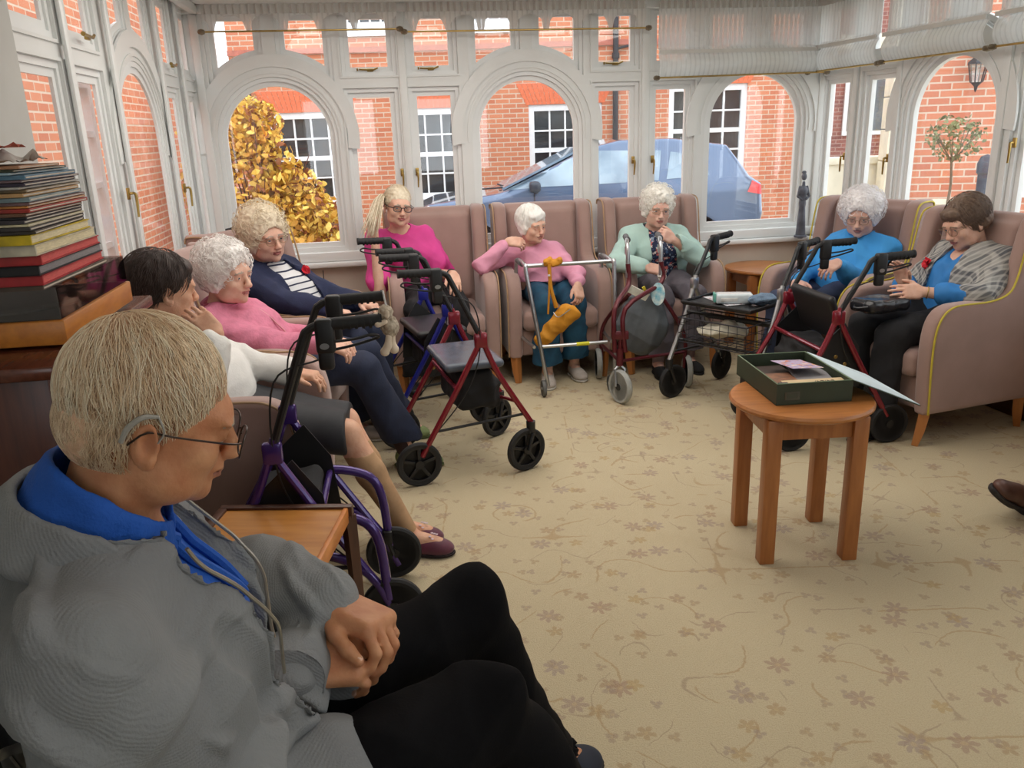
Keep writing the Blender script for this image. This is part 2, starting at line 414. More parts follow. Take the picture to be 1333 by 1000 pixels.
# ---- carpet
def carpet():
    m = bpy.data.materials.new('floral_carpet'); m.use_nodes = True; nt = m.node_tree; L = nt.links.new; b = nt.nodes['Principled BSDF']
    tc = _n(nt, 'ShaderNodeTexCoord'); base = tc.outputs['Object']
    def math_(op, a, bb=None, c=None):
        n = _n(nt, 'ShaderNodeMath', operation=op)
        for i, x in enumerate((a, bb, c)):
            if x is None: continue
            if isinstance(x, (int, float)): n.inputs[i].default_value = x
            else: L(x, n.inputs[i])
        return n.outputs[0]
    def mix(f, a, bb):
        n = _n(nt, 'ShaderNodeMix', data_type='RGBA'); L(f, n.inputs[0])
        for i, x in ((6, a), (7, bb)):
            if isinstance(x, tuple): n.inputs[i].default_value = (*srgb(x), 1)
            else: L(x, n.inputs[i])
        return n.outputs[2]
    def noise(sc, det=2, vec=base):
        n = _n(nt, 'ShaderNodeTexNoise'); n.inputs['Scale'].default_value = sc; n.inputs['Detail'].default_value = det; L(vec, n.inputs['Vector']); return n
    col = mix(noise(1.3).outputs['Fac'], (202, 187, 154), (184, 168, 136))
    speck = noise(240, 2).outputs['Fac']
    wob = noise(55, 2)
    dv = _n(nt, 'ShaderNodeVectorMath', operation='MULTIPLY_ADD'); L(wob.outputs['Color'], dv.inputs[0]); dv.inputs[1].default_value = (.014, .014, 0); L(base, dv.inputs[2]); vec = dv.outputs[0]
    def smooth(x, a, bb):
        n = _n(nt, 'ShaderNodeMapRange', interpolation_type='SMOOTHSTEP'); L(x, n.inputs[0]); n.inputs[1].default_value = a; n.inputs[2].default_value = bb; return n.outputs[0]
    # vines: contour lines of noise, broken up
    for sc, w, c, thr, off in ((3.4, .0045, (168, 138, 98), .47, 0), (4.6, .004, (156, 134, 110), .5, 7.3)):
        mp = _n(nt, 'ShaderNodeMapping'); mp.inputs['Location'].default_value = (off, off * 1.7, 0); L(vec, mp.inputs[0])
        n = noise(sc, 0, mp.outputs[0]).outputs['Fac']
        d = math_('ABSOLUTE', math_('SUBTRACT', n, .5)); line = smooth(d, w * 2.2, w * .6)
        mp2 = _n(nt, 'ShaderNodeMapping'); mp2.inputs['Location'].default_value = (off + 3, 2, 0); L(base, mp2.inputs[0])
        brk = smooth(noise(5.5, 1, mp2.outputs[0]).outputs['Fac'], thr, thr + .05)
        col = mix(math_('MULTIPLY', math_('MULTIPLY', line, brk), .75), col, c)
    # flowers and leaves in scattered cells
    for sc, rad, pet, sharp, c1, c2, off, keep in ((3.9, .040, 3.5, .75, (150, 112, 96), (144, 124, 124), 0, .15), (5.2, .028, 2.5, .6, (172, 140, 84), (150, 116, 92), 5.1, .3), (9.5, .019, 1.5, .7, (158, 130, 96), (146, 124, 116), 2.7, .35)):
        mp = _n(nt, 'ShaderNodeMapping'); mp.inputs['Location'].default_value = (off, off * .6, 0); L(vec, mp.inputs[0])
        v = _n(nt, 'ShaderNodeTexVoronoi', voronoi_dimensions='2D'); v.inputs['Scale'].default_value = sc; v.inputs['Randomness'].default_value = 1.; L(mp.outputs[0], v.inputs['Vector'])
        sb = _n(nt, 'ShaderNodeVectorMath', operation='SUBTRACT'); L(mp.outputs[0], sb.inputs[0]); L(v.outputs['Position'], sb.inputs[1])
        sx = _n(nt, 'ShaderNodeSeparateXYZ'); L(sb.outputs[0], sx.inputs[0])
        sc_ = _n(nt, 'ShaderNodeSeparateColor'); L(v.outputs['Color'], sc_.inputs[0])
        ang = math_('ADD', math_('ARCTAN2', sx.outputs[1], sx.outputs[0]), math_('MULTIPLY', sc_.outputs[0], 6.28))
        r_ = math_('SQRT', math_('ADD', math_('MULTIPLY', sx.outputs[0], sx.outputs[0]), math_('MULTIPLY', sx.outputs[1], sx.outputs[1])))
        pt = math_('POWER', math_('ABSOLUTE', math_('COSINE', math_('MULTIPLY', ang, pet))), sharp)
        lim = math_('MULTIPLY', math_('ADD', math_('MULTIPLY', pt, .8), .2), rad)
        inside = smooth(math_('SUBTRACT', r_, lim), .004, -.004)
        kp = math_('GREATER_THAN', sc_.outputs[1], keep)
        f = math_('MULTIPLY', math_('MULTIPLY', inside, kp), .62)
        c = mix(sc_.outputs[2], c1, c2); col = mix(f, col, c)
        core = smooth(r_, rad * .28, rad * .12); col = mix(math_('MULTIPLY', math_('MULTIPLY', core, kp), .5), col, (196, 170, 126))
    col = mix(math_('MULTIPLY', smooth(speck, .35, .75), .38), col, (150, 130, 100))
    col = mix(math_('MULTIPLY', smooth(noise(700, 1).outputs['Fac'], .3, .8), .3), col, (232, 220, 190))
    L(col, b.inputs['Base Color']); b.inputs['Roughness'].default_value = .95; b.inputs['Specular IOR Level'].default_value = .1; b.inputs['Sheen Weight'].default_value = .15
    bp = _n(nt, 'ShaderNodeBump'); bp.inputs['Strength'].default_value = .5; bp.inputs['Distance'].default_value = .006; L(speck, bp.inputs['Height']); L(bp.outputs[0], b.inputs['Normal'])
    return m
plate('floor', -.12, 0, carpet(), .05)
plate('ceiling', 2.335, 2.45, M_ceil, .1)
# ---- spotlights on the ceiling
for i, (px, py) in enumerate(((306, -4), (346, -4))):
    p = aty(px, py, 4.75); p[2] = 2.30
    o = empty('ceiling_spotlight', (p[0], p[1], 2.335)); tag(o, ['silver ceiling spotlight head nearer the left wall, above the first blind', 'silver ceiling spotlight head further right of its twin, above the first blind'][i], 'spotlight', 'ceiling spotlights by the first blind')
    m = MB(); m.lathe([(.0, 0), (.035, 0), (.035, -.012), (0, -.012)], n=18); m.tube([(0, 0, -.01), (0, .01, -.03)], .006); m.build('spotlight_base', M_chrome, o)
    m = MB(); T = Matrix.Translation((0, .02, -.042)) @ Matrix.Rotation(.9, 4, 'X'); m.lathe([(.0, .035), (.018, .03), (.026, 0), (.03, -.028), (.024, -.026), (0, -.01)], n=18, M=T); m.build('lamp_head', M_chrome, o)
# ---- blinds
def blind_mat():
    m = bpy.data.materials.new('sheer_striped_blind'); m.use_nodes = True; nt = m.node_tree; nt.nodes.clear(); L = nt.links.new
    o = _n(nt, 'ShaderNodeOutputMaterial'); tc = _n(nt, 'ShaderNodeTexCoord'); w = _n(nt, 'ShaderNodeTexWave', bands_direction='X'); w.inputs['Scale'].default_value = 9.5; w.inputs['Distortion'].default_value = .0
    L(tc.outputs['Object'], w.inputs[0]); cr = _n(nt, 'ShaderNodeValToRGB'); cr.color_ramp.elements[0].position = .62; cr.color_ramp.elements[1].position = .9
    cr.color_ramp.elements[0].color = (.05, .05, .05, 1); cr.color_ramp.elements[1].color = (.22, .22, .22, 1); L(w.outputs['Fac'], cr.inputs[0])
    d = _n(nt, 'ShaderNodeBsdfDiffuse'); d.inputs[0].default_value = (.72, .72, .70, 1); t = _n(nt, 'ShaderNodeBsdfTranslucent'); t.inputs[0].default_value = (.75, .76, .74, 1)
    m1 = _n(nt, 'ShaderNodeMixShader'); m1.inputs[0].default_value = .55; L(d.outputs[0], m1.inputs[1]); L(t.outputs[0], m1.inputs[2])
    tr = _n(nt, 'ShaderNodeBsdfTransparent'); m2 = _n(nt, 'ShaderNodeMixShader'); L(cr.outputs[0], m2.inputs[0]); L(m1.outputs[0], m2.inputs[1]); L(tr.outputs[0], m2.inputs[2]); L(m2.outputs[0], o.inputs[0]); return m
M_blind = blind_mat()
M_tape = mat('blind_header', (206, 205, 200), rough=.8, var=.04)
def blind(W, x0, x1, zrod, label, y=-.17, sag=.0, scallop=True, zr2=None):
    zr2 = zrod if zr2 is None else zr2
    o = empty('window_blind'); W.put(o); tag(o, label, 'blind', 'sheer blinds')
    o.location = tuple(W.w(x0, y, 0)); w = x1 - x0; rod = lambda x: zrod + (zr2 - zrod) * x / w
    # pleated header
    m = MB(); xs = np.arange(0, w, .014); P = []
    for i, x in enumerate(xs): P.append((x, .012 * math.sin(i * 2.1) - .012))
    vs = [(p[0], p[1], z) for z in (2.325, 2.27) for p in P]; n = len(P)
    m.add(vs, [(i, i + 1, i + 1 + n, i + n) for i in range(n - 1)]); m.build('blind_heading', M_tape, o)
    # sheet, scalloped bottom when raised, pouched folds when lowered
    nx = int(w / .012); m = MB(); rows = []
    if scallop:
        pitch = .212; nz = 14
        for i in range(nx + 1):
            x = w * i / nx; c = (x - .05) % pitch - pitch / 2; q = .085 ** 2 - c * c; zb = rod(x) + (.028 + math.sqrt(q) * .8 if q > 0 else 0)
            rows.append([(x, .006 * math.sin(x * 42) + .004, 2.3 + (zb - 2.3) * k / nz) for k in range(nz + 1)])
    else:
        nz = 40; H = 2.3 - zrod
        for i in range(nx + 1):
            x = w * i / nx; r = []
            for k in range(nz + 1):
                t = k / nz; z = 2.3 + (rod(x) - 2.3) * t; yy = .0012 * math.sin(x * 60) * (.3 + t)
                if t > .66: u = (t - .66) / .34; yy -= .035 * math.sin(u * PI) ; 
                if .60 < t < .68: yy -= .016 * math.sin((t - .60) / .08 * PI)
                r.append((x, yy, z))
            rows.append(r)
    n = len(rows[0]); m.add([p for r in rows for p in r], [(i * n + k, i * n + k + 1, (i + 1) * n + k + 1, (i + 1) * n + k) for i in range(nx) for k in range(n - 1)])
    m.build('blind_fabric', M_blind, o, angle=180)
    m = MB(); m.tube([(-.012, -.012, rod(0)), (w + .012, -.012, rod(w))], .0055, n=10); rb = m.build('blind_rod', M_brass, o)
    for x in (-.012, w + .012):
        m = MB(); m.lathe([(0, -.018), (.018, -.012), (.024, 0), (.018, .012), (0, .018)], c=(x, -.012, rod(min(max(x, 0), w))), n=14); m.build('finial', mat('dull_pewter', (128, 116, 96), rough=.4, metal=.6), rb)
    if not scallop:
        m = MB(); m.box((w / 2, -.03, 2.3 + (zrod - 2.3) * .65), (w, .008, .022)); m.build('blind_slat', M_tape, o)
LB = 'raised sheer white blind with a scalloped edge, '
blind(FAR, -4.165, -3.0, 2.172, LB + 'nearest the left wall')
blind(FAR, -2.95, -1.385, 2.155, LB + 'wide one above the middle arch')
blind(FAR, -1.30, -.11, 1.846, 'lowered sheer white blind over the right-hand arch of the far wall', scallop=False, zr2=1.857)
blind(RIGHT, .07, .82, 1.862, 'short lowered sheer blind on the right wall beside the corner', scallop=False)
blind(RIGHT, .88, 1.70, 1.866, 'lowered sheer blind above the lantern view on the right wall', scallop=False)
blind(RIGHT, 1.76, 2.6, 1.87, 'lowered sheer blind cut off by the right edge of the photo', scallop=False)
# ================================================================ outside
def brick_mat(name, c1, c2, mortar, w=.225, h=.075, ms=.009):
    m = bpy.data.materials.new(name); m.use_nodes = True; nt = m.node_tree; L = nt.links.new; b = nt.nodes['Principled BSDF']
    tc = _n(nt, 'ShaderNodeTexCoord'); sx = _n(nt, 'ShaderNodeSeparateXYZ'); L(tc.outputs['Object'], sx.inputs[0]); cb = _n(nt, 'ShaderNodeCombineXYZ'); L(sx.outputs[0], cb.inputs[0]); L(sx.outputs[2], cb.inputs[1])
    br = _n(nt, 'ShaderNodeTexBrick'); br.inputs['Scale'].default_value = 1; br.inputs['Brick Width'].default_value = w; br.inputs['Row Height'].default_value = h; br.inputs['Mortar Size'].default_value = ms; br.inputs['Mortar Smooth'].default_value = .2; br.inputs['Bias'].default_value = -.25
    br.inputs['Color1'].default_value = (*srgb(c1), 1); br.inputs['Color2'].default_value = (*srgb(c2), 1); br.inputs['Mortar'].default_value = (*srgb(mortar), 1); L(cb.outputs[0], br.inputs['Vector'])
    no = _n(nt, 'ShaderNodeTexNoise'); no.inputs['Scale'].default_value = 1.1; no.inputs['Detail'].default_value = 5; L(tc.outputs['Object'], no.inputs['Vector'])
    mx = _n(nt, 'ShaderNodeMix', data_type='RGBA', blend_type='MULTIPLY'); mx.inputs[0].default_value = .55; cr = _n(nt, 'ShaderNodeValToRGB'); cr.color_ramp.elements[0].color = (.78, .74, .76, 1); cr.color_ramp.elements[0].position = .3; cr.color_ramp.elements[1].position = .7
    L(no.outputs['Fac'], cr.inputs[0]); L(br.outputs['Color'], mx.inputs[6]); L(cr.outputs[0], mx.inputs[7]); L(mx.outputs[2], b.inputs['Base Color']); b.inputs['Roughness'].default_value = .85
    bp = _n(nt, 'ShaderNodeBump'); bp.inputs['Strength'].default_value = .5; bp.inputs['Distance'].default_value = .01; bp.invert = True; L(br.outputs['Fac'], bp.inputs['Height']); L(bp.outputs[0], b.inputs['Normal']); return m
M_brick = brick_mat('orange_brick', (214, 138, 102), (194, 114, 84), (216, 192, 170))
M_brick2 = brick_mat('darker_brick', (206, 132, 102), (186, 112, 90), (212, 190, 172))  # slightly darker tone of the orange brick
M_extw = mat('exterior_white_paint', (240, 242, 244), rough=.4, var=.02)
M_dglass = mat('dark_window_glass', (70, 76, 80), rough=.06, var=.5, vs=1.5, spec=.8, rgb2=(40, 34, 34))
M_stone = mat('cream_stone', (224, 216, 196), rough=.8, var=.08, vs=5)
M_iron = mat('black_iron', (40, 40, 48), rough=.45)
GZ = -.28
b = MB(); b.boxmm((-14, -14, GZ - .1), (16, 30, GZ)); o = b.build('ground', mat('pale_paving', (206, 196, 178), rough=.85, var=.12, vs=2)); o['kind'] = 'structure'
OUTW = WF(V(0, 14, 0), R(3))
bld = OUTW.put(empty('brick_building')); tag(bld, 'long orange brick building with white sash windows behind the parked car', 'building')
wins = [(-3.72, -2.46, .5, 1.92), (-1.62, -.38, .5, 1.92), (.42, 1.62, .5, 1.92), (2.72, 4.02, .72, 2.15), (-2.45, -1.6, 3.13, 4.3), (-.45, .45, 3.13, 4.3)]
m = MB(); m.panel([(-4.25, GZ), (4.95, GZ), (4.95, 5.5), (-4.25, 5.5)], [[(a, c), (b_, c), (b_, d), (a, d)] for a, b_, c, d in wins], 0, .3); m.build('facade', M_brick, bld, smooth=False)
m = MB(); m.boxmm((-4.25, -.05, 2.78), (4.95, .0, 2.86)); m.boxmm((-4.3, -.35, 5.4), (5, .3, 5.5)); m.build('string_course', mat('purple_brick_band', (184, 112, 96), rough=.8), bld)
for wi, (a, b_, c, d) in enumerate(wins):
    m = MB(); m.panel([(a, c), (b_, c), (b_, d), (a, d)], [[(a + .09, c + .09), (b_ - .09, c + .09), (b_ - .09, d - .1), (a + .09, d - .1)]], .03, .12)
    m.boxmm((a - .05, -.06, c - .12), (b_ + .05, .05, c + .01)); f = m.build('sash_window', M_extw, bld, smooth=False)
    m = MB(); a2, b2, c2, d2 = a + .09, b_ - .09, c + .09, d - .1
    for i in range(1, 4): x = a2 + (b2 - a2) * i / 4; m.boxmm((x - .014, .06, c2), (x + .014, .09, d2))
    for i in range(1, 4): z = c2 + (d2 - c2) * i / 4; t = .035 if i == 2 else .014; m.boxmm((a2, .055, z - t), (b2, .095, z + t))
    m.build('glazing_bars', M_extw, f, smooth=False)
    m = MB(); m.boxmm((a2, .09, c2), (b2, .1, d2)); m.build('pane', M_dglass, f, smooth=False)
    if wi < 4:   # fan of gauged bricks over the window
        m = MB(); n = 19; xc = (a + b_) / 2
        for i in range(n):
            t0, t1 = (i + .06) / n * 2 - 1, (i + .94) / n * 2 - 1; w0 = (b_ - a) / 2 + .04; w1 = w0 + .16
            m.add([(xc + t0 * w0, -.006, d), (xc + t1 * w0, -.006, d), (xc + t1 * w1, -.006, d + .33), (xc + t0 * w1, -.006, d + .33), (xc + t0 * w0, .02, d), (xc + t1 * w0, .02, d), (xc + t1 * w1, .02, d + .33), (xc + t0 * w1, .02, d + .33)],
                  [(0, 1, 2, 3), (0, 4, 5, 1), (1, 5, 6, 2), (2, 6, 7, 3), (3, 7, 4, 0)])
        m.build('brick_arch', mat('gauged_brick', (226, 120, 82), rough=.8, var=.1), bld, smooth=False)
for x, z0, z1 in ((-4.0, .2, 2.25), (1.83, GZ, 5.4)):
    m = MB(); m.tube([(x, -.06, z0), (x, -.06, z1)], .045, n=12)
    for z in np.arange(z0 + .3, z1, 1.3): m.lathe([(.06, -.04), (.06, .04)], c=(x, -.06, z), n=12)
    if z1 > 3: m.tube([(x, -.06, 2.72), (x + .3, -.08, 2.78)], .02)
    m.build('drainpipe', M_iron, bld)
# lower wing on the far left
ow = empty('brick_outbuilding', (-6.6, 14.6, 0)); tag(ow, 'low dark brick outbuilding at the left behind the yellow tree', 'building')
m = MB(); m.boxmm((-3, 0, GZ), (2.5, 3, 1.95)); m.build('brick_wall', M_brick2, ow, smooth=False)
m = MB(); m.add([(-3, -.2, 1.95), (2.6, -.2, 1.95), (2.6, 1.5, 2.25), (-3, 1.5, 2.25), (-3, 3.2, 1.95), (2.6, 3.2, 1.95)], [(0, 1, 2, 3), (3, 2, 5, 4), (1, 5, 2), (0, 3, 4)]); m.build('roof', mat('brown_roof_tiles', (120, 84, 72), rough=.8), ow, smooth=False)
m = MB(); m.boxmm((1.55, -.05, 1.2), (1.95, .02, 1.75)); m.build('window', M_extw, ow, smooth=False)
# near brick wall outside the left windows
W2 = WF(LEFT.w(0, 1.45, 0), LEFT.rz)
nb = W2.put(empty('brick_wing')); tag(nb, 'close orange brick wall just outside the left-hand windows', 'building')
m = MB(); m.panel([(-6, GZ), (7.0, GZ), (7.0, 3.6), (-6, 3.6)], [], 0, .3); m.build('brick_wall', M_brick, nb, smooth=False)
# white glazed door standing open outside the left wall
gd = empty('glazed_door'); W = WF(LEFT.w(-.82, .40, 0), LEFT.rz); W.put(gd); tag(gd, 'bright white glazed door standing open outside the left-hand windows, small stickers near its top', 'door')
m = MB(); x0, x1 = -.14, .14
m.boxmm((x0, 0, GZ), (x0 + .055, .05, 1.98)); m.boxmm((x1 - .055, 0, GZ), (x1, .05, 1.98)); m.boxmm((x0 + .05, 0, 1.84), (x1 - .05, .05, 1.98)); m.boxmm((x0 + .05, 0, GZ), (x1 - .05, .05, .3)); m.build('door_frame', M_extw, gd, smooth=False)
m = MB()
for z in (.65, 1.0, 1.33, 1.6): m.boxmm((x0 + .05, .01, z - .016), (x1 - .05, .04, z + .016))
m.build('glazing_bars', M_extw, gd, smooth=False)
m = MB(); m.boxmm((x0 + .05, .02, .3), (x1 - .05, .028, 1.84)); m.build('pane', M_pane, gd, smooth=False)
for k, (z, c) in enumerate(((1.925, (70, 160, 90)), (1.885, (60, 130, 190)))):
    m = MB(); m.boxmm((x0 + .06, -.004, z - .016), (x0 + .16, 0, z + .016)); m.build('sticker', mat('sticker_%s' % 'gb'[k], c, rough=.4), gd, smooth=False)
# ---- tree with yellow leaves
def leaves(c, r, n, size, seed, flat=.8, hole=None):
    g = np.random.default_rng(seed); m = MB()
    for i in range(n):
        d = g.normal(size=3); d /= np.linalg.norm(d); p = V(*c) + d * V(*r) * (.35 + .65 * g.random() ** .45)
        a = g.normal(size=3); a /= np.linalg.norm(a); b_ = np.cross(a, g.normal(size=3)); b_ /= np.linalg.norm(b_); s = size * (.6 + .8 * g.random())
        q = np.cross(a, b_) * s * .15; m.mi = int(g.integers(0, 3) if d[0] < .2 else g.integers(0, 4) % 4)
        m.add([p - a * s, p - a * s * .2 + b_ * s * .55 + q, p + a * s * .5 + b_ * s * .4, p + a * s, p + a * s * .5 - b_ * s * .4, p - a * s * .2 - b_ * s * .55 + q], [(0, 1, 2, 3, 4, 5)])
    return m
LM = [mat('yellow_leaf', (242, 200, 84), rough=.6, var=.2, vs=3), mat('golden_leaf', (230, 176, 74), rough=.6, var=.2, vs=3), mat('pale_gold_leaf', (244, 208, 104), rough=.6, var=.1, vs=3), mat('russet_leaf', (158, 98, 60), rough=.7, var=.25, vs=3)]
tr = empty('autumn_tree', (-3.0, 10.2, GZ)); tag(tr, 'bushy tree with golden yellow autumn leaves outside the first arched window', 'tree')
mm = MB()
for k, (c, r, n) in enumerate([((-.15, 0, 1.2), (.75, .5, .85), 2600), ((.4, 0, .95), (.5, .4, .6), 1300), ((.0, 0, 1.95), (.4, .3, .38), 800), ((.65, -.1, .75), (.5, .4, .45), 900), ((-.5, 0, 1.9), (.35, .3, .45), 500)]):
    q = leaves(c, r, n, .05, 20 + k); o_ = len(mm.v); mm.v += q.v; mm.f += [tuple(i + o_ for i in f) for f in q.f]; mm.m += q.m
mm.build('foliage', LM, tr, smooth=False)
m = MB(); g = np.random.default_rng(5)
for k in range(26):
    a = g.random() * 6.28; e = V(math.cos(a) * .8 * g.random(), math.sin(a) * .4, .6 + 1.5 * g.random()); m.tube([(0, 0, 0), e * .4 + V(0, 0, .1), e], [.03, .012, .004], n=6, smooth=3)
m.build('branches', mat('dark_twigs', (96, 62, 48), rough=.8), tr)
# ---- right side yard
RW = WF(V(4.45, 9.3, 0), R(-12))
rb = RW.put(empty('brick_house')); tag(rb, 'brick house wall with a cream stone edge seen through the right-hand arch', 'building')
m = MB(); m.boxmm((.0, 0, GZ), (4.5, .3, 4.5)); m.build('brick_wall', M_brick2, rb, smooth=False)
m = MB()
for z in np.arange(GZ, 4.4, .34): m.boxmm((-.26, -.06, z), (.02, .35, z + .33), bev=.008)
m.build('stone_pier', M_stone, rb, smooth=False)
m = MB(); a, b_, c, d = .93, 2.1, .75, 1.95; m.boxmm((a, -.05, c - .08), (b_, .02, c)); m.panel([(a, c), (b_, c), (b_, d), (a, d)], [[(a + .08, c + .08), (b_ - .08, c + .08), (b_ - .08, d - .08), (a + .08, d - .08)]], -.03, .02); f = m.build('window', M_extw, rb, smooth=False)
m = MB(); m.boxmm((a + .08, -.01, c + .08), (b_ - .08, .01, d - .08)); m.build('pane', M_dglass, f, smooth=False)
ln = empty('wall_lantern'); W = WF(RW.w(.52, -.17, 1.98), RW.rz); W.put(ln); tag(ln, 'black carriage wall lantern on the brick house outside the right-hand arch', 'lantern')
m = MB(); m.lathe([(0, .2), (.015, .17), (.02, .15), (.1, .08), (.105, .06), (.0, .06)], n=6); m.tube([(0, 0, .17), (0, .1, .2), (0, .165, .1)], .012, smooth=3); m.lathe([(.0, -.22), (.012, -.2), (.02, -.16), (.06, -.12), (.0, -.12)], n=6)
for k in range(6): q = k * PI / 3; m.tube([(.095 * math.cos(q), .095 * math.sin(q), .06), (.06 * math.cos(q), .06 * math.sin(q), -.12)], .006, n=6)
m.build('lantern_cage', M_iron, ln)
m = MB(); m.lathe([(.088, .058), (.055, -.118)], n=6); m.build('lantern_glass', glass('lantern_glass', (.85, .88, .9), .2), ln, smooth=False)
pt = empty('potted_tree', (4.2, 7.95, GZ)); tag(pt, 'small standard olive tree in a stone pot outside the right-hand arch', 'tree')
m = MB(); m.lathe([(0, 0), (.16, 0), (.19, .06), (.2, .7), (.26, .98), (.28, 1.04), (.25, 1.04), (.23, .98), (0, .96)], n=24); m.build('pot', M_stone, pt)
m = MB(); m.tube([(0, 0, .96), (.02, .01, 1.2), (-.01, 0, 1.45)], [.014, .012, .01], n=8, smooth=3)
for k in range(9): a = k * .7; m.tube([(0, 0, 1.4), (.12 * math.cos(a), .1 * math.sin(a), 1.55), (.22 * math.cos(a), .2 * math.sin(a), 1.7 + .05 * math.sin(k * 2))], [.007, .005, .003], n=5, smooth=3)
m.build('trunk', mat('grey_bark', (120, 104, 86), rough=.8), pt)
q = leaves((0, 0, 1.62), (.27, .24, .22), 330, .024, 77); q.m = [0] * len(q.m); q.build('foliage', mat('olive_leaf', (128, 132, 92), rough=.6, var=.3, vs=9), pt, smooth=False)
bo = empty('bollard', (4.33, 7.6, GZ)); tag(bo, 'black round-topped bollard beside the potted tree outside', 'bollard')
m = MB(); m.lathe([(0, 0), (.075, 0), (.075, .12), (.06, .14), (.06, 1.3), (.075, 1.32), (.075, 1.4), (.05, 1.46), (0, 1.48)], n=20); m.build('bollard_post', mat('slate_metal', (70, 78, 92), rough=.4), bo)
gw = empty('garden_wall', (4.35, 9.75, GZ)); tag(gw, 'low cream rendered garden wall with a coping outside the narrow right-hand windows', 'wall')
m = MB(); m.boxmm((-.62, 0, 0), (.75, .2, 1.32)); m.build('rendered_wall', M_stone, gw, smooth=False)
m = MB(); m.boxmm((-.65, -.04, 1.32), (.78, .24, 1.4), bev=.01); m.build('coping', M_stone, gw)
pb = empty('glazed_pavilion', (5.6, 17, GZ)); tag(pb, 'far brown brick and glass building beyond the cream garden wall', 'building')
m = MB(); m.boxmm((-1.6, 0, 0), (2.6, 3, 5)); m.build('brick_wall', brick_mat('brown_brick', (150, 92, 80), (120, 74, 70), (170, 140, 130)), pb, smooth=False)
for x in (-1.3, -.1, 1.1):
    m = MB(); m.boxmm((x, -.06, 1.5), (x + 1.0, -.01, 2.9)); f = m.build('window', M_extw, pb, smooth=False)
    m = MB(); m.boxmm((x + .08, -.08, 1.58), (x + .92, -.055, 2.82)); m.build('pane', M_dglass, f, smooth=False)
m = MB(); m.boxmm((-1.6, -.1, 3.1), (2.6, -.0, 3.35)); m.build('band', M_stone, pb, smooth=False)
# ---- car
car = empty('parked_car', (.95, 11.5, GZ), rz=R(2)); tag(car, 'blue-grey five-door car parked outside behind the far windows', 'car')
M_car = mat('blue_grey_car_paint', (82, 104, 138), rough=.18, metal=.25, var=.04, coat=1., vs=1)
M_cglass = mat('car_glass', (168, 190, 208), rough=.05, var=.3, vs=1.6, spec=1., rgb2=(92, 116, 140))  # pale blue tones painted in for the sky reflected by the glass
body = [(-2.32, .32), (-2.36, .62), (-2.28, .82), (-1.95, .96), (-1.1, 1.06), (-.95, 1.1), (.1, 1.58), (.5, 1.66), (1.15, 1.66), (1.85, 1.56), (2.12, 1.18), (2.28, 1.08), (2.32, .7), (2.24, .32)]
s = SDF((-1.1, -2.5, 0), (1.1, 2.5, 1.9), .022); s.prism([(-p[0], p[1]) for p in body][::-1], 0, .93, rd=.1, axis=0)
for sx in (-1, 1):
    s.box((sx * 1.17, -.1, 1.46), (.34, 2.6, .44), M=rotm(0, -sx * 20, 0), rd=.04, k=.05, op='sub')
    for yy in (1.42, -1.42): s.cone((sx * .6, yy, .33), (sx * 1.3, yy, .33), .39, k=.01, op='sub')
me = s.mesh('car_body'); co = np.empty(len(me.vertices) * 3); me.vertices.foreach_get('co', co); co = co.reshape(-1, 3)
co = np.stack([-co[:, 1], co[:, 0], co[:, 2]], 1); me.vertices.foreach_set('co', co.ravel()); me.update(); me.flip_normals() if False else None; me.materials.append(M_car); link('car_body', me, car)
for side in (-1,):
    def gp(pts, name, mt, y=-.0, th=.02):
        bm = bmesh.new(); bm.faces.new([bm.verts.new((q[0], 0, q[1])) for q in pts]); bmesh.ops.triangulate(bm, faces=bm.faces[:]); bmesh.ops.subdivide_edges(bm, edges=bm.edges[:], cuts=5, use_grid_fill=True)
        for v_ in bm.verts:
            h_ = hit(s, (-1.3, -v_.co.x, v_.co.z), (1, 0, 0), mx=1.2); v_.co.y = (h_[0] if h_ is not None else -.9) - th * .4
        m = MB(); m.bm(bm); return m.build(name, mt, car, smooth=True, angle=60)
    gp([(-1.0, 1.1), (-.55, 1.13), (.12, 1.14), (.12, 1.5), (-.05, 1.5)], 'front_side_window', M_cglass)
    gp([(.2, 1.14), (.95, 1.16), (1.0, 1.52), (.2, 1.54)], 'rear_side_window', M_cglass)
    gp([(1.05, 1.17), (1.6, 1.2), (1.5, 1.44), (1.12, 1.5)], 'quarter_window', M_cglass)
    for x in (-.62, .16, 1.02): gp([(x - .006, .45), (x + .006, .45), (x + .006, 1.12), (x - .006, 1.12)], 'door_seam', M_iron, th=.03)
    gp([(-2.2, .34), (2.2, .34), (2.2, .46), (-2.2, .46)], 'sill_strip', M_iron)
    gp([(2.08, .98), (2.28, .94), (2.26, 1.06), (2.14, 1.12)], 'tail_light', mat('red_lens', (226, 60, 70), rough=.2), th=.05)
    gp([(-2.34, .78), (-1.9, .88), (-1.95, .95), (-2.26, .83)], 'headlight', mat('clear_lens', (225, 230, 235), rough=.1), th=.05)
m = MB(); m.add([(-1.02, -.66, 1.11), (-1.02, .66, 1.11), (-.02, .6, 1.565), (-.02, -.6, 1.565), (-1.0, -.66, 1.09), (-1.0, .66, 1.09), (0, .6, 1.545), (0, -.6, 1.545)], [(0, 1, 2, 3), (4, 7, 6, 5), (0, 3, 7, 4), (1, 5, 6, 2), (0, 4, 5, 1), (3, 2, 6, 7)]); m.build('windscreen', M_cglass, car, smooth=False)
m = MB(); m.box((-.62, -1.03, 1.14), (.14, .2, .13), bev=.04, seg=3); m.box((-.6, -.94, 1.08), (.06, .12, .06), bev=.02); m.build('wing_mirror', mat('dark_mirror_housing', (52, 58, 72), rough=.3), car)
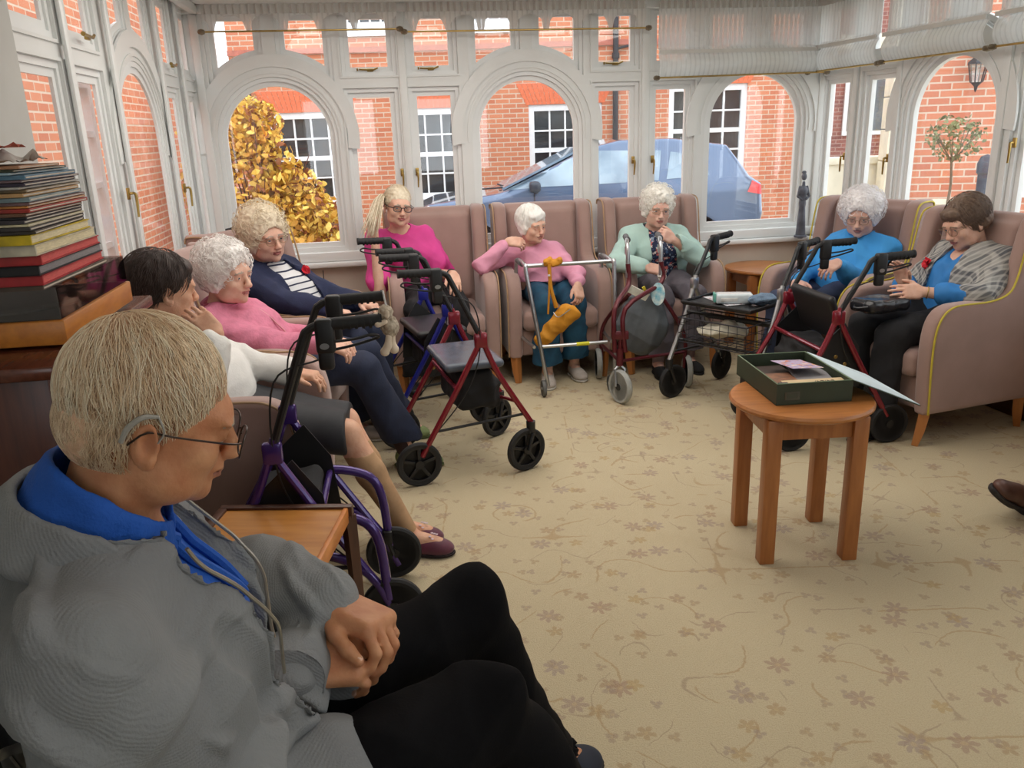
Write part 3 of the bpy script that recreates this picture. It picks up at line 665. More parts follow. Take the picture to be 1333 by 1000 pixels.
m = MB(); m.tube([(-.95, -.5, 1.12), (-1.05, .1, 1.12)], .01); m.tube([(-1.0, -.6, 1.12), (-1.35, -.5, 1.1)], .01); m.build('wiper', M_iron, car)
for yy in (-1, 1):
    for x in (-1.42, 1.42):
        m = MB(); m.lathe([(.24, -.1), (.33, -.1), (.335, 0), (.33, .1), (.24, .1)], c=(x, yy * .8, .33), n=32, axis='y'); w = m.build('wheel', mat('car_tyre', (36, 36, 38), rough=.8), car)
        m = MB(); m.lathe([(.24, -.02), (.24, .08), (.2, .05), (.06, .09), (0, .1)][::1], c=(x, yy * .8, .33), n=32, axis='y')
        for k in range(5): q = k * 2 * PI / 5; m.box((x + .12 * math.cos(q), yy * .88 if yy > 0 else -.88, .33 + .12 * math.sin(q)), (.2, .03, .05), rot=(0, -q, 0), bev=.008)
        m.build('hub_cap', mat('alloy', (190, 194, 200), rough=.3, metal=.8), w)
# ================================================================ furniture
M_mauve = mat('mauve_velour', (164, 134, 125), rough=.75, var=.07, vs=5, sheen=.35, bump=.15, bs=300)
M_yel = mat('mustard_piping', (206, 186, 62), rough=.6)
M_tan = mat('tan_piping', (176, 144, 112), rough=.7)
M_beech = mat('beech_wood', (196, 132, 74), rough=.35, var=.15, vs=5, stretch=(6, 6, 1), rgb2=(178, 112, 60))
M_oak = mat('golden_oak', (186, 122, 66), rough=.3, vs=6, stretch=(1, 8, 8), rgb2=(160, 98, 50))
M_blackp = mat('black_plastic', (26, 26, 28), rough=.45, var=.1)
M_blackf = mat('black_fabric', (24, 24, 27), rough=.85, var=.15, bump=.3, bs=200)
M_rub = mat('black_rubber', (30, 30, 32), rough=.7)
M_alu = mat('brushed_aluminium', (186, 188, 190), rough=.28, metal=.9, var=.05)
PROF = [(.335, .165), (.352, .45), (.345, .585), (.315, .655), (.265, .69), (.19, .70), (.02, .70), (-.09, .73), (-.13, .80), (-.155, .92), (-.18, 1.03), (-.205, 1.07), (-.26, 1.085), (-.345, 1.08), (-.36, 1.05), (-.345, .6), (-.335, .165)]
_me = {}
def chair_meshes():
    P = [tuple(q) for q in spline([V(a, b, 0) for a, b in PROF[:-1]], 3)]; P = [(p[0], p[1]) for p in P] + [PROF[-1]]
    s = SDF((-.1, -.45, .1), (.1, .42, 1.15), .009); s.prism(P, 0, .045, rd=.028); _me['side'] = s.mesh('side_panel')
    s = SDF((-.35, -.5, .2), (.35, .1, 1.15), .01); s.box((0, -.268, .72), (.262, .055, .36), M=rotm(6), rd=.04); s.box((0, -.215, .76), (.225, .03, .28), M=rotm(6), rd=.03, k=.03); _me['back'] = s.mesh('backrest')
    s = SDF((-.35, -.35, .2), (.35, .45, .6), .009); s.box((0, .075, .40), (.243, .29, .068), rd=.045, k=.01); _me['seat'] = s.mesh('seat_cushion', disp=folds(.004, 8, 3, ridge=False))
    for k in _me: _me[k].materials.append(M_mauve)
chair_meshes()
def armchair(x, y, heading, label, piping=None, group='mauve wing armchairs'):
    o = empty('wing_armchair', (x, y, 0), heading); tag(o, label, 'armchair', group)
    for sx in (-1, 1): q = link('side_panel', _me['side'], o, (sx * .288, 0, 0))
    link('backrest', _me['back'], o); link('seat_cushion', _me['seat'], o)
    m = MB(); m.box((0, .01, .255), (.5, .6, .17), bev=.02, seg=3); m.build('seat_base', M_mauve, o)
    for sx in (-1, 1):
        for yy, z1 in ((.30, 1), (-.31, -1)):
            m = MB(); m.tube([(sx * .29, yy, .175), (sx * .285, yy + .012 * z1, .08), (sx * .28, yy + .03 * z1, .0)], [.034, .030, .02], n=4, smooth=2); m.build('leg', M_beech, o)
    for sx in (-1, 1):
        P = [V(sx * .334, a, b) for a, b in PROF[:-2]]
        c = V(sx * .334, 0, .6); P = [p + (c - p) * V(0, .035, .02) for p in P]
        m = MB(); m.tube(P, .0048, n=8, smooth=4); m.build('piping', M_yel if piping else M_tan, o)
    return o
FH = 8.8 - 90    # facing the room from the far wall
armchair(-.44, 5.28, FH, 'mauve wing armchair of the woman in the bright pink top')
armchair(.27, 5.39, FH, 'mauve wing armchair of the woman in pale pink behind the silver walking frame')
armchair(1.01, 5.50, FH, 'mauve wing armchair of the woman in the mint cardigan')
armchair(2.01, 4.92, 214, 'mauve wing armchair with yellow piping under the woman in the bright blue jumper', 1)
armchair(2.19, 4.13, 199, 'mauve wing armchair with yellow piping under the woman in the checked jacket', 1)
armchair(-1.10, 2.97, 2, 'mauve wing armchair of the dark haired woman in white')
armchair(-1.19, 3.68, -4, 'mauve wing armchair of the curly haired woman in the pink cardigan')
armchair(-1.21, 4.45, -22, 'mauve wing armchair of the woman in the striped top, mostly hidden')
def round_table(name, x, y, z, r, rz, label, group=None):
    o = empty(name, (x, y, 0), rz=rz); tag(o, label, 'table', group)
    m = MB(); m.lathe([(0, z - .026), (r - .012, z - .026), (r - .001, z - .018), (r, z - .010), (r - .006, z - .001), (r - .02, z), (0, z)], n=64); m.build('table_top', M_oak, o)
    q = r * .60; hw = .028
    m = MB(); lo, hi = z - .105, z - .027
    for sx in (-1, 1): m.boxmm((sx * q - .011, -q + hw, lo), (sx * q + .011, q - hw, hi)); m.boxmm((-q + hw, sx * q - .011, lo), (q - hw, sx * q + .011, hi))
    m.build('apron', M_oak2, o)
    for sx in (-1, 1):
        for sy in (-1, 1):
            m = MB(); m.box((sx * q, sy * q, (z - .027) / 2), (.054, .054, z - .027), bev=.004); m.build('leg', M_oak2, o)
    return o
M_oak2 = mat('golden_oak_upright', (176, 112, 60), rough=.35, vs=6, stretch=(8, 8, 1), rgb2=(152, 92, 48))
round_table('round_side_table', 1.055, 2.85, .585, .255, R(2), 'small round oak side table in the middle of the carpet carrying the open green box')
round_table('round_side_table', 1.79, 5.72, .58, .27, R(10), 'small round oak table in the far corner under the sill')
round_table('round_side_table', -1.12, 5.12, .56, .20, R(10), 'small round table in the left far corner with the glass tumbler on it')
# square side table by the man
o = empty('square_side_table', (-.70, 1.98, 0), rz=R(-3)); tag(o, 'square side table with a golden top and dark legs beside the man in grey', 'table')
Mgt = mat('golden_table_top', (206, 142, 70), rough=.3, vs=5, stretch=(1, 7, 7), rgb2=(186, 120, 52)); Mdk = mat('dark_brown_wood', (92, 58, 42), rough=.4, vs=5, stretch=(8, 8, 1), rgb2=(70, 42, 30))
m = MB(); m.boxmm((-.175, -.25, .478), (.175, .25, .492)); m.build('table_top', Mgt, o)
m = MB(); m.boxmm((-.2, .25, .46), (.2, .275, .5), bev=.003); m.boxmm((-.2, -.275, .46), (.2, -.25, .5), bev=.003); m.boxmm((-.2, -.25, .46), (-.175, .25, .5), bev=.003); m.build('table_rim', Mdk, o)
m = MB(); m.boxmm((.175, -.25, .45), (.19, .25, .497), bev=.003); m.build('table_edge', mat('orange_oak_edge', (214, 134, 66), rough=.35), o)
for sx in (-1, 1):
    for sy in (-1, 1):
        m = MB(); m.tube([(sx * .185, sy * .262, .47), (sx * .19, sy * .27, 0)], [.024, .018], n=4); m.build('leg', Mdk, o)
m = MB(); m.boxmm((-.17, -.25, .17), (.17, .25, .185)); m.build('shelf', Mgt, o)
# cabinet with the record player and records
CAB = WF(LEFT.w(-4.05, -.075, 0), LEFT.rz)     # x runs away from the camera along the left wall, -y into the room
cb = CAB.put(empty('cabinet')); tag(cb, 'tall dark mahogany cabinet against the left wall carrying the record player', 'cabinet')
M_mah = mat('mahogany', (92, 50, 36), rough=.32, vs=7, stretch=(9, 9, 1), rgb2=(70, 36, 26)); M_mah2 = mat('mahogany_top', (104, 56, 38), rough=.22, vs=6, stretch=(1, 9, 9), rgb2=(84, 44, 30))
CZ = 1.13
m = MB(); m.boxmm((0, -.36, .06), (.74, 0, CZ - .03), bev=.004); m.boxmm((.02, -.34, 0), (.72, -.02, .06)); m.build('cabinet_body', M_mah, cb)
m = MB(); m.boxmm((-.015, -.38, CZ - .03), (.755, .0, CZ), bev=.006); m.build('cabinet_top', M_mah2, cb)
for k in range(2):
    m = MB(); m.boxmm((.015 + k * .36, -.378, .09), (.365 + k * .36, -.362, CZ - .06), bev=.003); d = m.build('door', M_mah, cb)
    m = MB(); m.lathe([(0, 0), (.012, 0), (.014, .012), (0, .018)], c=(0, 0, 0), n=14, M=Matrix.Translation((.33 + k * .08, -.378, .6)) @ Matrix.Rotation(PI / 2, 4, 'X')); m.build('knob', M_brass, d)
rp = empty('record_player'); W = WF(CAB.w(.385, -.172, CZ), LEFT.rz); W.put(rp); tag(rp, 'record player with an orange wood plinth and clear smoked lid on the cabinet', 'record player')
M_ply = mat('orange_plinth_wood', (206, 132, 52), rough=.35, vs=5, stretch=(2, 8, 8), rgb2=(176, 106, 44))
m = MB(); m.boxmm((-.25, -.19, .008), (.25, .17, .062), bev=.004); m.build('plinth', M_ply, rp)
m = MB(); m.lathe([(0, .064), (.145, .064), (.15, .07), (.148, .078), (0, .078)], c=(-.03, -.01, 0), n=40); m.build('platter', M_blackp, rp)
m = MB(); m.tube([(.19, .11, .09), (.19, -.05, .09), (.12, -.1, .088)], .005, smooth=3); m.lathe([(.02, .064), (.02, .1), (0, .1)], c=(.19, .11, 0), n=14); m.build('tone_arm', M_alu, rp)
m = MB(); m.boxmm((-.24, -.18, .062), (.24, .16, .0635)); m.build('deck', mat('dark_deck', (44, 34, 38), rough=.4), rp)
Ml = glass('smoked_acrylic', (.62, .57, .55), .12, .03)
m = MB(); t = .004; x0, x1, y0, y1, z0, z1 = -.243, .243, -.184, .164, .064, .128
m.boxmm((x0, y0, z0), (x0 + t, y1, z1)); m.boxmm((x1 - t, y0, z0), (x1, y1, z1)); m.boxmm((x0 + t, y0, z0), (x1 - t, y0 + t, z1)); m.boxmm((x0 + t, y1 - t, z0), (x1 - t, y1, z1)); m.boxmm((x0, y0, z1), (x1, y1, z1 + t)); m.build('dust_cover', Ml, rp, smooth=False)
# pile of records, books and magazines, each an object of its own
recs = [  # thickness, length along wall, depth, colour of spine, name, label
 (.010, .40, .30, (92, 74, 60), 'record_sleeve', 'worn brown record sleeve, lowest in the pile on the record player'),
 (.020, .40, .30, (178, 44, 48), 'box_set', 'dark red box set with a pale page block, near the bottom of the pile'),
 (.020, .385, .30, (30, 28, 30), 'box_set', 'black box set between the two red box sets'),
 (.019, .37, .30, (196, 52, 50), 'box_set', 'bright red box set under the cream book'),
 (.022, .36, .29, (206, 196, 172), 'book', 'thick cream book under the yellow spined book'),
 (.020, .35, .29, (206, 178, 28), 'book', 'book with a bright yellow spine in the pile of records'),
 (.007, .33, .29, (70, 60, 50), 'record_sleeve', 'thin dark sleeve resting on the yellow spined book'),
 (.008, .335, .285, (60, 54, 52), 'record_sleeve', 'charcoal sleeve second above the yellow spined book'),
 (.005, .33, .28, (206, 196, 160), 'record_sleeve', 'thin cream sleeve between charcoal ones'),
 (.008, .33, .285, (66, 58, 62), 'record_sleeve', 'dark plum sleeve below the worn black ones'),
 (.005, .32, .29, (40, 36, 38), 'record_sleeve', 'thin black sleeve under the red and orange sleeve'),
 (.007, .325, .29, (104, 70, 48), 'record_sleeve', 'brown sleeve just under the red sleeve'),
 (.008, .335, .29, (184, 60, 50), 'record_sleeve', 'red record sleeve midway up the pile'),
 (.005, .335, .28, (196, 130, 60), 'record_sleeve', 'thin orange sleeve on top of the red sleeve'),
 (.006, .34, .285, (110, 82, 82), 'record_sleeve', 'dusky mauve sleeve under the pale blue one'),
 (.009, .335, .28, (140, 160, 164), 'record_sleeve', 'pale blue grey record sleeve midway up the pile'),
 (.008, .325, .285, (186, 146, 96), 'record_sleeve', 'tan cardboard sleeve above the pale blue grey one'),
 (.006, .33, .28, (120, 100, 70), 'record_sleeve', 'olive brown sleeve with worn edge high in the pile'),
 (.005, .345, .28, (186, 182, 176), 'magazine', 'pale grey magazine sticking out furthest right high in the pile'),
 (.007, .31, .28, (50, 40, 56), 'record_sleeve', 'dark purple sleeve under the blue ones'),
 (.005, .32, .28, (112, 92, 96), 'record_sleeve', 'greyish plum sleeve beneath the blue sleeves'),
 (.009, .31, .28, (96, 134, 158), 'record_sleeve', 'blue record sleeve near the top of the pile'),
 (.005, .30, .27, (150, 176, 190), 'record_sleeve', 'thin light blue sleeve near the top of the pile'),
 (.005, .27, .27, (60, 66, 50), 'record_sleeve', 'dark green sleeve beneath the orange edged magazine'),
 (.006, .24, .27, (206, 150, 110), 'magazine', 'magazine with an orange edge near the very top'),
]
z = CZ + .1335; g = np.random.default_rng(3)
for k, (t, L_, dp, c, nm, lab) in enumerate(recs):
    o = empty(nm); jx = (.5 - g.random()) * .012; W = WF(CAB.w(.10 + L_ / 2 + jx, -.205 + (.5 - g.random()) * .014, z), LEFT.rz + (.5 - g.random()) * .07); W.put(o); tag(o, lab, 'book' if nm in ('book', 'box_set') else 'magazine' if nm == 'magazine' else 'record', 'pile of records and books on the record player')
    thick = t > .015
    m = MB()
    if thick: m.boxmm((-L_ / 2, -dp / 2, 0), (L_ / 2, dp / 2, .0025)); m.boxmm((-L_ / 2, -dp / 2, t - .0026), (L_ / 2, dp / 2, t - .0003)); m.boxmm((-L_ / 2, -dp / 2, 0), (-L_ / 2 + .006, dp / 2, t - .0003), bev=.001)
    else: m.boxmm((-L_ / 2, -dp / 2, 0), (L_ / 2, dp / 2, t - .0003), bev=.0008)
    m.build('cover', mat('cover_%d' % k, c, rough=.55, var=.25, vs=14, rgb2=None if k % 3 else tuple(int(v * .72) for v in c)), o, smooth=False)
    pg = MB(); pg.boxmm((-L_ / 2 + .007, -dp / 2 + .003, .0027), (L_ / 2 - .003, dp / 2 - .003, t - .0028)) if thick else pg.boxmm((-L_ / 2 + .004, -dp / 2 - .0008, t * .3), (L_ / 2 - .01, -dp / 2 + .002, t * .62))
    pc = (222, 208, 172) if k in (4, 5) else (206, 92, 88) if k in (1, 3) else (140, 134, 136) if k == 2 else (200, 190, 176)
    pg.build('pages', mat('pages_%d_%d_%d' % pc, pc, rough=.8, var=.12, vs=60, stretch=(1, 1, 12)), o, smooth=False)
    z += t + .0006
for k, (dx, c, lab, ll) in enumerate(((.0, (206, 200, 192), 'crumpled pale paper bag heaped on top of the record pile', .22), (-.03, (196, 96, 78), 'red and white leaflet sticking up on the very top of the pile', .14))):
    m = MB(); n = 14; vs = []
    for i in range(n + 1):
        for j in range(n + 1):
            u, v = i / n - .5, j / n - .5; vs.append((u * ll, v * .22, .012 + (.03 if k == 0 else .014) * abs(math.sin(u * 9 + v * 6 + k) * math.cos(v * 11 - u * 4)) * (1 - 3 * u * u)))
    m.add(vs, [(i * (n + 1) + j, i * (n + 1) + j + 1, (i + 1) * (n + 1) + j + 1, (i + 1) * (n + 1) + j) for i in range(n) for j in range(n)])
    o = m.build('paper_bag' if k == 0 else 'leaflet', mat('paper_%d' % k, c, rough=.7, var=.1), None); W = WF(CAB.w(.10 + ll / 2 + dx + .02, -.21, z - .008 + k * .03), LEFT.rz); W.put(o); tag(o, lab, 'paper')
# ================================================================ wheeled walkers
def wheel(par, c, r, w, M, tyre=None, spokes=5, name='wheel', rim=None):
    """axle along local x of M"""
    T = M @ Matrix.Translation(c)
    m = MB(); m.lathe([(r * .80, -w * .42), (r * .93, -w / 2), (r, -w * .25), (r, w * .25), (r * .93, w / 2), (r * .80, w * .42), (r * .80, -w * .42)], n=36, M=T, axis='x'); o = m.build(name, tyre or M_rub, par)
    m = MB(); m.lathe([(r * .72, -w * .3), (r * .81, -w * .36), (r * .81, w * .36), (r * .72, w * .3), (r * .72, -w * .3)], n=36, M=T, axis='x'); m.lathe([(0, -w * .55), (r * .2, -w * .55), (r * .2, w * .55), (0, w * .55)], n=16, M=T, axis='x')
    if spokes:
        for k in range(spokes):
            q = 2 * PI * k / spokes + .3; m.box((0, r * .46 * math.cos(q), r * .46 * math.sin(q)), (w * .45, r * .62, r * .15), rot=(q, 0, 0), bev=.002, M=T)
    else: m.lathe([(0, -w * .2), (r * .75, -w * .2), (r * .75, w * .2), (0, w * .2)], n=24, M=T, axis='x')
    m.build('wheel_rim', rim or M_blackp, o); return o
I4 = Matrix.Identity(4)
def name_loops(o): return 'purple' in o['label']
def rollator(name, loc, heading, col, label, W=.54, H=.93, group='rollators', seat=True, bag=True, steer=(0, 0), wr=.10, studs=False, frame_m=None, loops=True, seat_open=False, seatcol=None, badge=True):
    o = empty(name, loc, heading); tag(o, label, 'walker', group); h = W / 2
    fr = frame_m or col
    for i, sx in enumerate((-1, 1)):
        x = sx * h
        m = MB(); m.tube([(x, .02, .70), (x, .10, .50), (x, .235, .27), (x, .255, .235), (x, .255, .205)], .0135, n=10, smooth=4); m.tube([(x, .035, .66), (x, -.10, .42), (x, -.27, .14)], .0135, n=10)
        m.box((x, .03, .655), (.03, .06, .07), bev=.01); m.build('side_frame', col, o)
        m = MB(); m.tube([(x, .02, .69), (x, -.085, H - .06), (x, -.11, H - .015), (x, -.15, H), (x, -.19, H)], .0125, n=10, smooth=5); hd = m.build('handle_post', M_blackp, o)
        m = MB(); m.tube([(x, -.17, H), (x, -.32, H + .006)], [.0185, .0175], n=14); m.tube([(x, -.312, H + .006), (x, -.322, H + .006)], .0195, n=14)
        for k in range(5): m.tube([(x, -.205 - k * .02, H + .001), (x, -.213 - k * .02, H + .001)], .0195, n=14)
        m.build('hand_grip', M_rub, hd)
        m = MB(); m.boxmm((x - .02, -.185, H - .085), (x + .02, -.13, H + .018), bev=.012, seg=3); m.box((x, -.155, H - .1), (.032, .045, .07), bev=.012, seg=3); m.build('brake_housing', M_blackp, hd)
        m = MB(); m.tube([(x - .012, -.17, H - .05), (x - .012, -.24, H - .045), (x - .012, -.29, H - .035), (x, -.31, H - .045), (x + .012, -.29, H - .055), (x + .012, -.23, H - .07), (x + .012, -.17, H - .08)], .0042, n=8, smooth=4); m.build('brake_lever', M_blackp, hd)
        if badge:
            m = MB(); T = Matrix.Translation((x + sx * .0205, -.155, H - .06)) @ Matrix.Rotation(PI / 2, 4, 'Y'); m.lathe([(0, -.001), (.012, -.001), (.012, .002), (0, .002)], n=20, M=T @ Matrix.Diagonal((.75, 1.1, 1, 1))); m.build('badge', M_alu, hd)
        m = MB(); m.tube([(x, -.14, H - .1), (x + sx * .015, .0, H - .16), (x + sx * .01, .02, .6), (x, -.06, .4), (x, -.24, .2)], .003, n=6, smooth=6); m.build('brake_cable', M_blackp, o)
        # front caster
        T = Matrix.Translation((x, .255, 0)) @ Matrix.Rotation(steer[i], 4, 'Z')
        m = MB(); m.lathe([(0, .18), (.02, .18), (.022, .24), (0, .24)], n=14, M=T)
        for s2 in (-1, 1): m.tube([(T @ Vector((s2 * .018, -.0, .185)))[:], (T @ Vector((s2 * .021, -.03, wr)))[:]], [.011, .007], n=8)
        m.build('caster_fork', M_blackp, o)
        wheel(o, (0, -.03, wr), wr, .026, T, name='front_wheel'); wheel(o, (x, -.285, wr), wr, .026, I4, name='rear_wheel')
        m = MB(); m.tube([(x - sx * .02, -.27, .15), (x - sx * .02, -.285, wr)], .008, n=8); m.box((x - sx * .02, -.27, .17), (.02, .03, .05), bev=.005); m.build('brake_shoe', M_blackp, o)
        m = MB(); m.tube([(x, -.21, .25), (x, .22, .28)], .007, n=8); m.build('side_brace', M_blackp, o)
    m = MB(); m.tube([(-h, .10, .5), (h, .10, .5)], .011); m.tube([(-h, -.09, .44), (h, -.09, .44)], .011); m.tube([(-h, .18, .35), (0, .12, .33), (h, .18, .35)], .009, smooth=4); m.build('cross_bar', fr, o)
    if seat:
        sm = seatcol or M_seat
        s = SDF((-h, -.4, .3), (h, .4, .95), .008)
        if seat_open: s.box((0, .0, .63), (h - .05, .020, .12), M=rotm(-20), rd=.018)
        else: s.box((0, .01, .525), (h - .035, .14, .02), rd=.018)
        s.build('seat_pad', sm, o)
    if bag:
        s = SDF((-h, -.3, .15), (h, .4, .6), .009); s.box((0, .02, .40), (h - .06, .10, .1), rd=.04, k=.03); s.box((0, .12, .36), (h - .1, .03, .07), rd=.02, k=.03)
        s.build('shopping_bag', M_blackf, o, disp=folds(.008, 16, 4))
    if studs:
        for sx in (-1, 1):
            if name_loops(o): m = MB(); m.tube([(sx * h, .02, .45), (sx * h, -.16, .43), (sx * h, -.25, .36), (sx * h, -.275, .13)], .016, n=12, smooth=5); m.build('rear_tube', col, o); m = MB(); m.tube([(sx * h, .12, .34), (sx * h, -.1, .30), (sx * h, -.22, .22), (sx * h, -.30, .05)], .015, n=12, smooth=5); m.build('curb_tube', col, o)
            m = MB(); m.panel([(-.12, .3), (.1, .3), (.09, .52), (-.02, .62), (-.10, .5)], [], 0, .006, fn=lambda a, b_, c: (sx * (h - .02) + b_, a, c)); pn = m.build('side_panel', M_blackp, o)
            for (a, c) in ((-.03, .42), (.02, .46), (.04, .40), (.05, .34), (-.06, .35)):
                m = MB(); m.lathe([(0, .004), (.008, .003), (.01, 0), (0, -.002)], n=12, M=Matrix.Translation((sx * (h - .012), a, c)) @ Matrix.Rotation(sx * PI / 2, 4, 'Y')); m.build('stud', M_brass, pn)
    return o
M_seat = mat('grey_vinyl_seat', (84, 92, 104), rough=.25, var=.08, bump=.1, bs=200)
M_red = mat('ruby_red_paint', (132, 28, 44), rough=.25, metal=.3, var=.06, coat=.5)
M_maroon = mat('maroon_paint', (92, 30, 38), rough=.3, metal=.3, var=.06)
M_purple = mat('purple_paint', (70, 44, 120), rough=.25, metal=.3, var=.06, coat=.5)
M_blue = mat('royal_blue_paint', (36, 42, 140), rough=.3, metal=.3, var=.06)
rollator('rollator', (-.235, 3.80, 0), 17, M_red, 'ruby red rollator with a grey seat standing in the left centre of the carpet', W=.50, H=.975, steer=(.5, .3), wr=.105)
rollator('rollator', (-.44, 4.46, 0), 20, M_blue, 'royal blue rollator behind the ruby red one, before the woman in the bright pink top', W=.5, H=.98, studs=True, seatcol=M_blackp)
rollator('rollator', (-.71, 2.46, 0), 187, M_purple, 'purple rollator with black bag between the man in grey and the woman in white', W=.36, H=1.035, studs=True, seat=False)
rollator('rollator', (1.54, 4.02, 0), 188, M_red, 'red rollator parked between the two right-hand armchairs, black handle grip raised', W=.50, H=.93, studs=True, seatcol=M_blackp, seat_open=True)
# silver rollator with a wire basket
def silver_rollator():
    o = rollator('rollator', (1.30, 4.58, 0), 222, M_alu, 'silver rollator with a wire basket and a tray in front of the far corner table', W=.56, H=.9, bag=False, seat=False, steer=(.3, -.2), frame_m=M_blackp, badge=False)
    m = MB()
    x0, x1, y0, y1, z0, z1 = -.22, .22, .0, .26, .36, .5
    for z_, r_ in ((z0, .003), (z0 + .05, .002), (z0 + .1, .002), (z1, .004)): m.tube([(x0, y0, z_), (x1, y0, z_), (x1, y1, z_), (x0, y1, z_)], r_, n=6, closed=True)
    for k in range(9): x = x0 + (x1 - x0) * k / 8; m.tube([(x, y0, z1), (x, y0, z0), (x, y1, z0), (x, y1, z1)], .002, n=6)
    for k in range(6): y = y0 + (y1 - y0) * k / 5; m.tube([(x0, y, z1), (x0, y, z0), (x1, y, z0), (x1, y, z1)], .002, n=6)
    m.build('wire_basket', M_iron, o)
    m = MB(); m.box((0, .08, .575), (.44, .30, .012), bev=.004); m.tube([(-.22, -.07, .585), (.22, -.07, .585), (.22, .23, .585), (-.22, .23, .585)], .009, closed=True); m.build('tray', M_blackp, o); return o
SR = silver_rollator()
# silver walking frame
def zimmer():
    a, b_ = atz(705, 512, 0), atz(776, 500, 0); o = empty('aluminium_walker', (.345, 5.0, 0), rz=R(9)); tag(o, 'silver aluminium walking frame with two small front wheels before the woman in pale pink', 'walker')
    H = .775; h = .265
    m = MB(); 
    for sx in (-1, 1):
        m.tube([(sx * (h + .03), .22, .03), (sx * (h + .01), .16, H - .08), (sx * h, .13, H), (sx * h, -.12, H), (sx * h, -.17, H - .06), (sx * (h * .62 if sx < 0 else h * .95), -.23, .06)], .0125, n=12, smooth=6)
        m.tube([(sx * h * 1.04, .2, .3), (sx * h * .9, -.2, .3)], .01)
    m.tube([(-h, -.11, H), (h, -.11, H)], .0125); m.tube([(-h * .8, -.2, .3), (h * .8, -.2, .3)], .011); m.build('tube_frame', M_alu, o)
    for sx in (-1, 1):
        m = MB(); m.tube([(sx * h, .12, H), (sx * h, -.02, H)], .018, n=14); m.build('hand_grip', mat('grey_foam_grip', (96, 96, 96), rough=.8), o)
        m = MB(); m.lathe([(.02, 0), (.017, .05), (0, .05)], c=(sx * (h + .03), .22, 0), n=14); m.build('ferrule', mat('grey_rubber', (120, 118, 116), rough=.8), o)
        m = MB(); m.box((sx * (h + .02), .17, .42), (.03, .03, .06), bev=.006); m.build('height_clip', mat('white_plastic', (220, 220, 216), rough=.4), o)
        wheel(o, (sx * (h * .62 if sx < 0 else h * .95) - .03, -.24, .05), .05, .022, I4, spokes=0, name='front_wheel', tyre=mat('grey_wheel', (92, 92, 90), rough=.6), rim=M_alu)
    m = MB(); m.tube([(.02, -.2, .3), (.1, -.2, .3)], .0118); m.build('yellow_tape', mat('yellow_tape', (220, 214, 40), rough=.5), o)
    return o
zimmer()
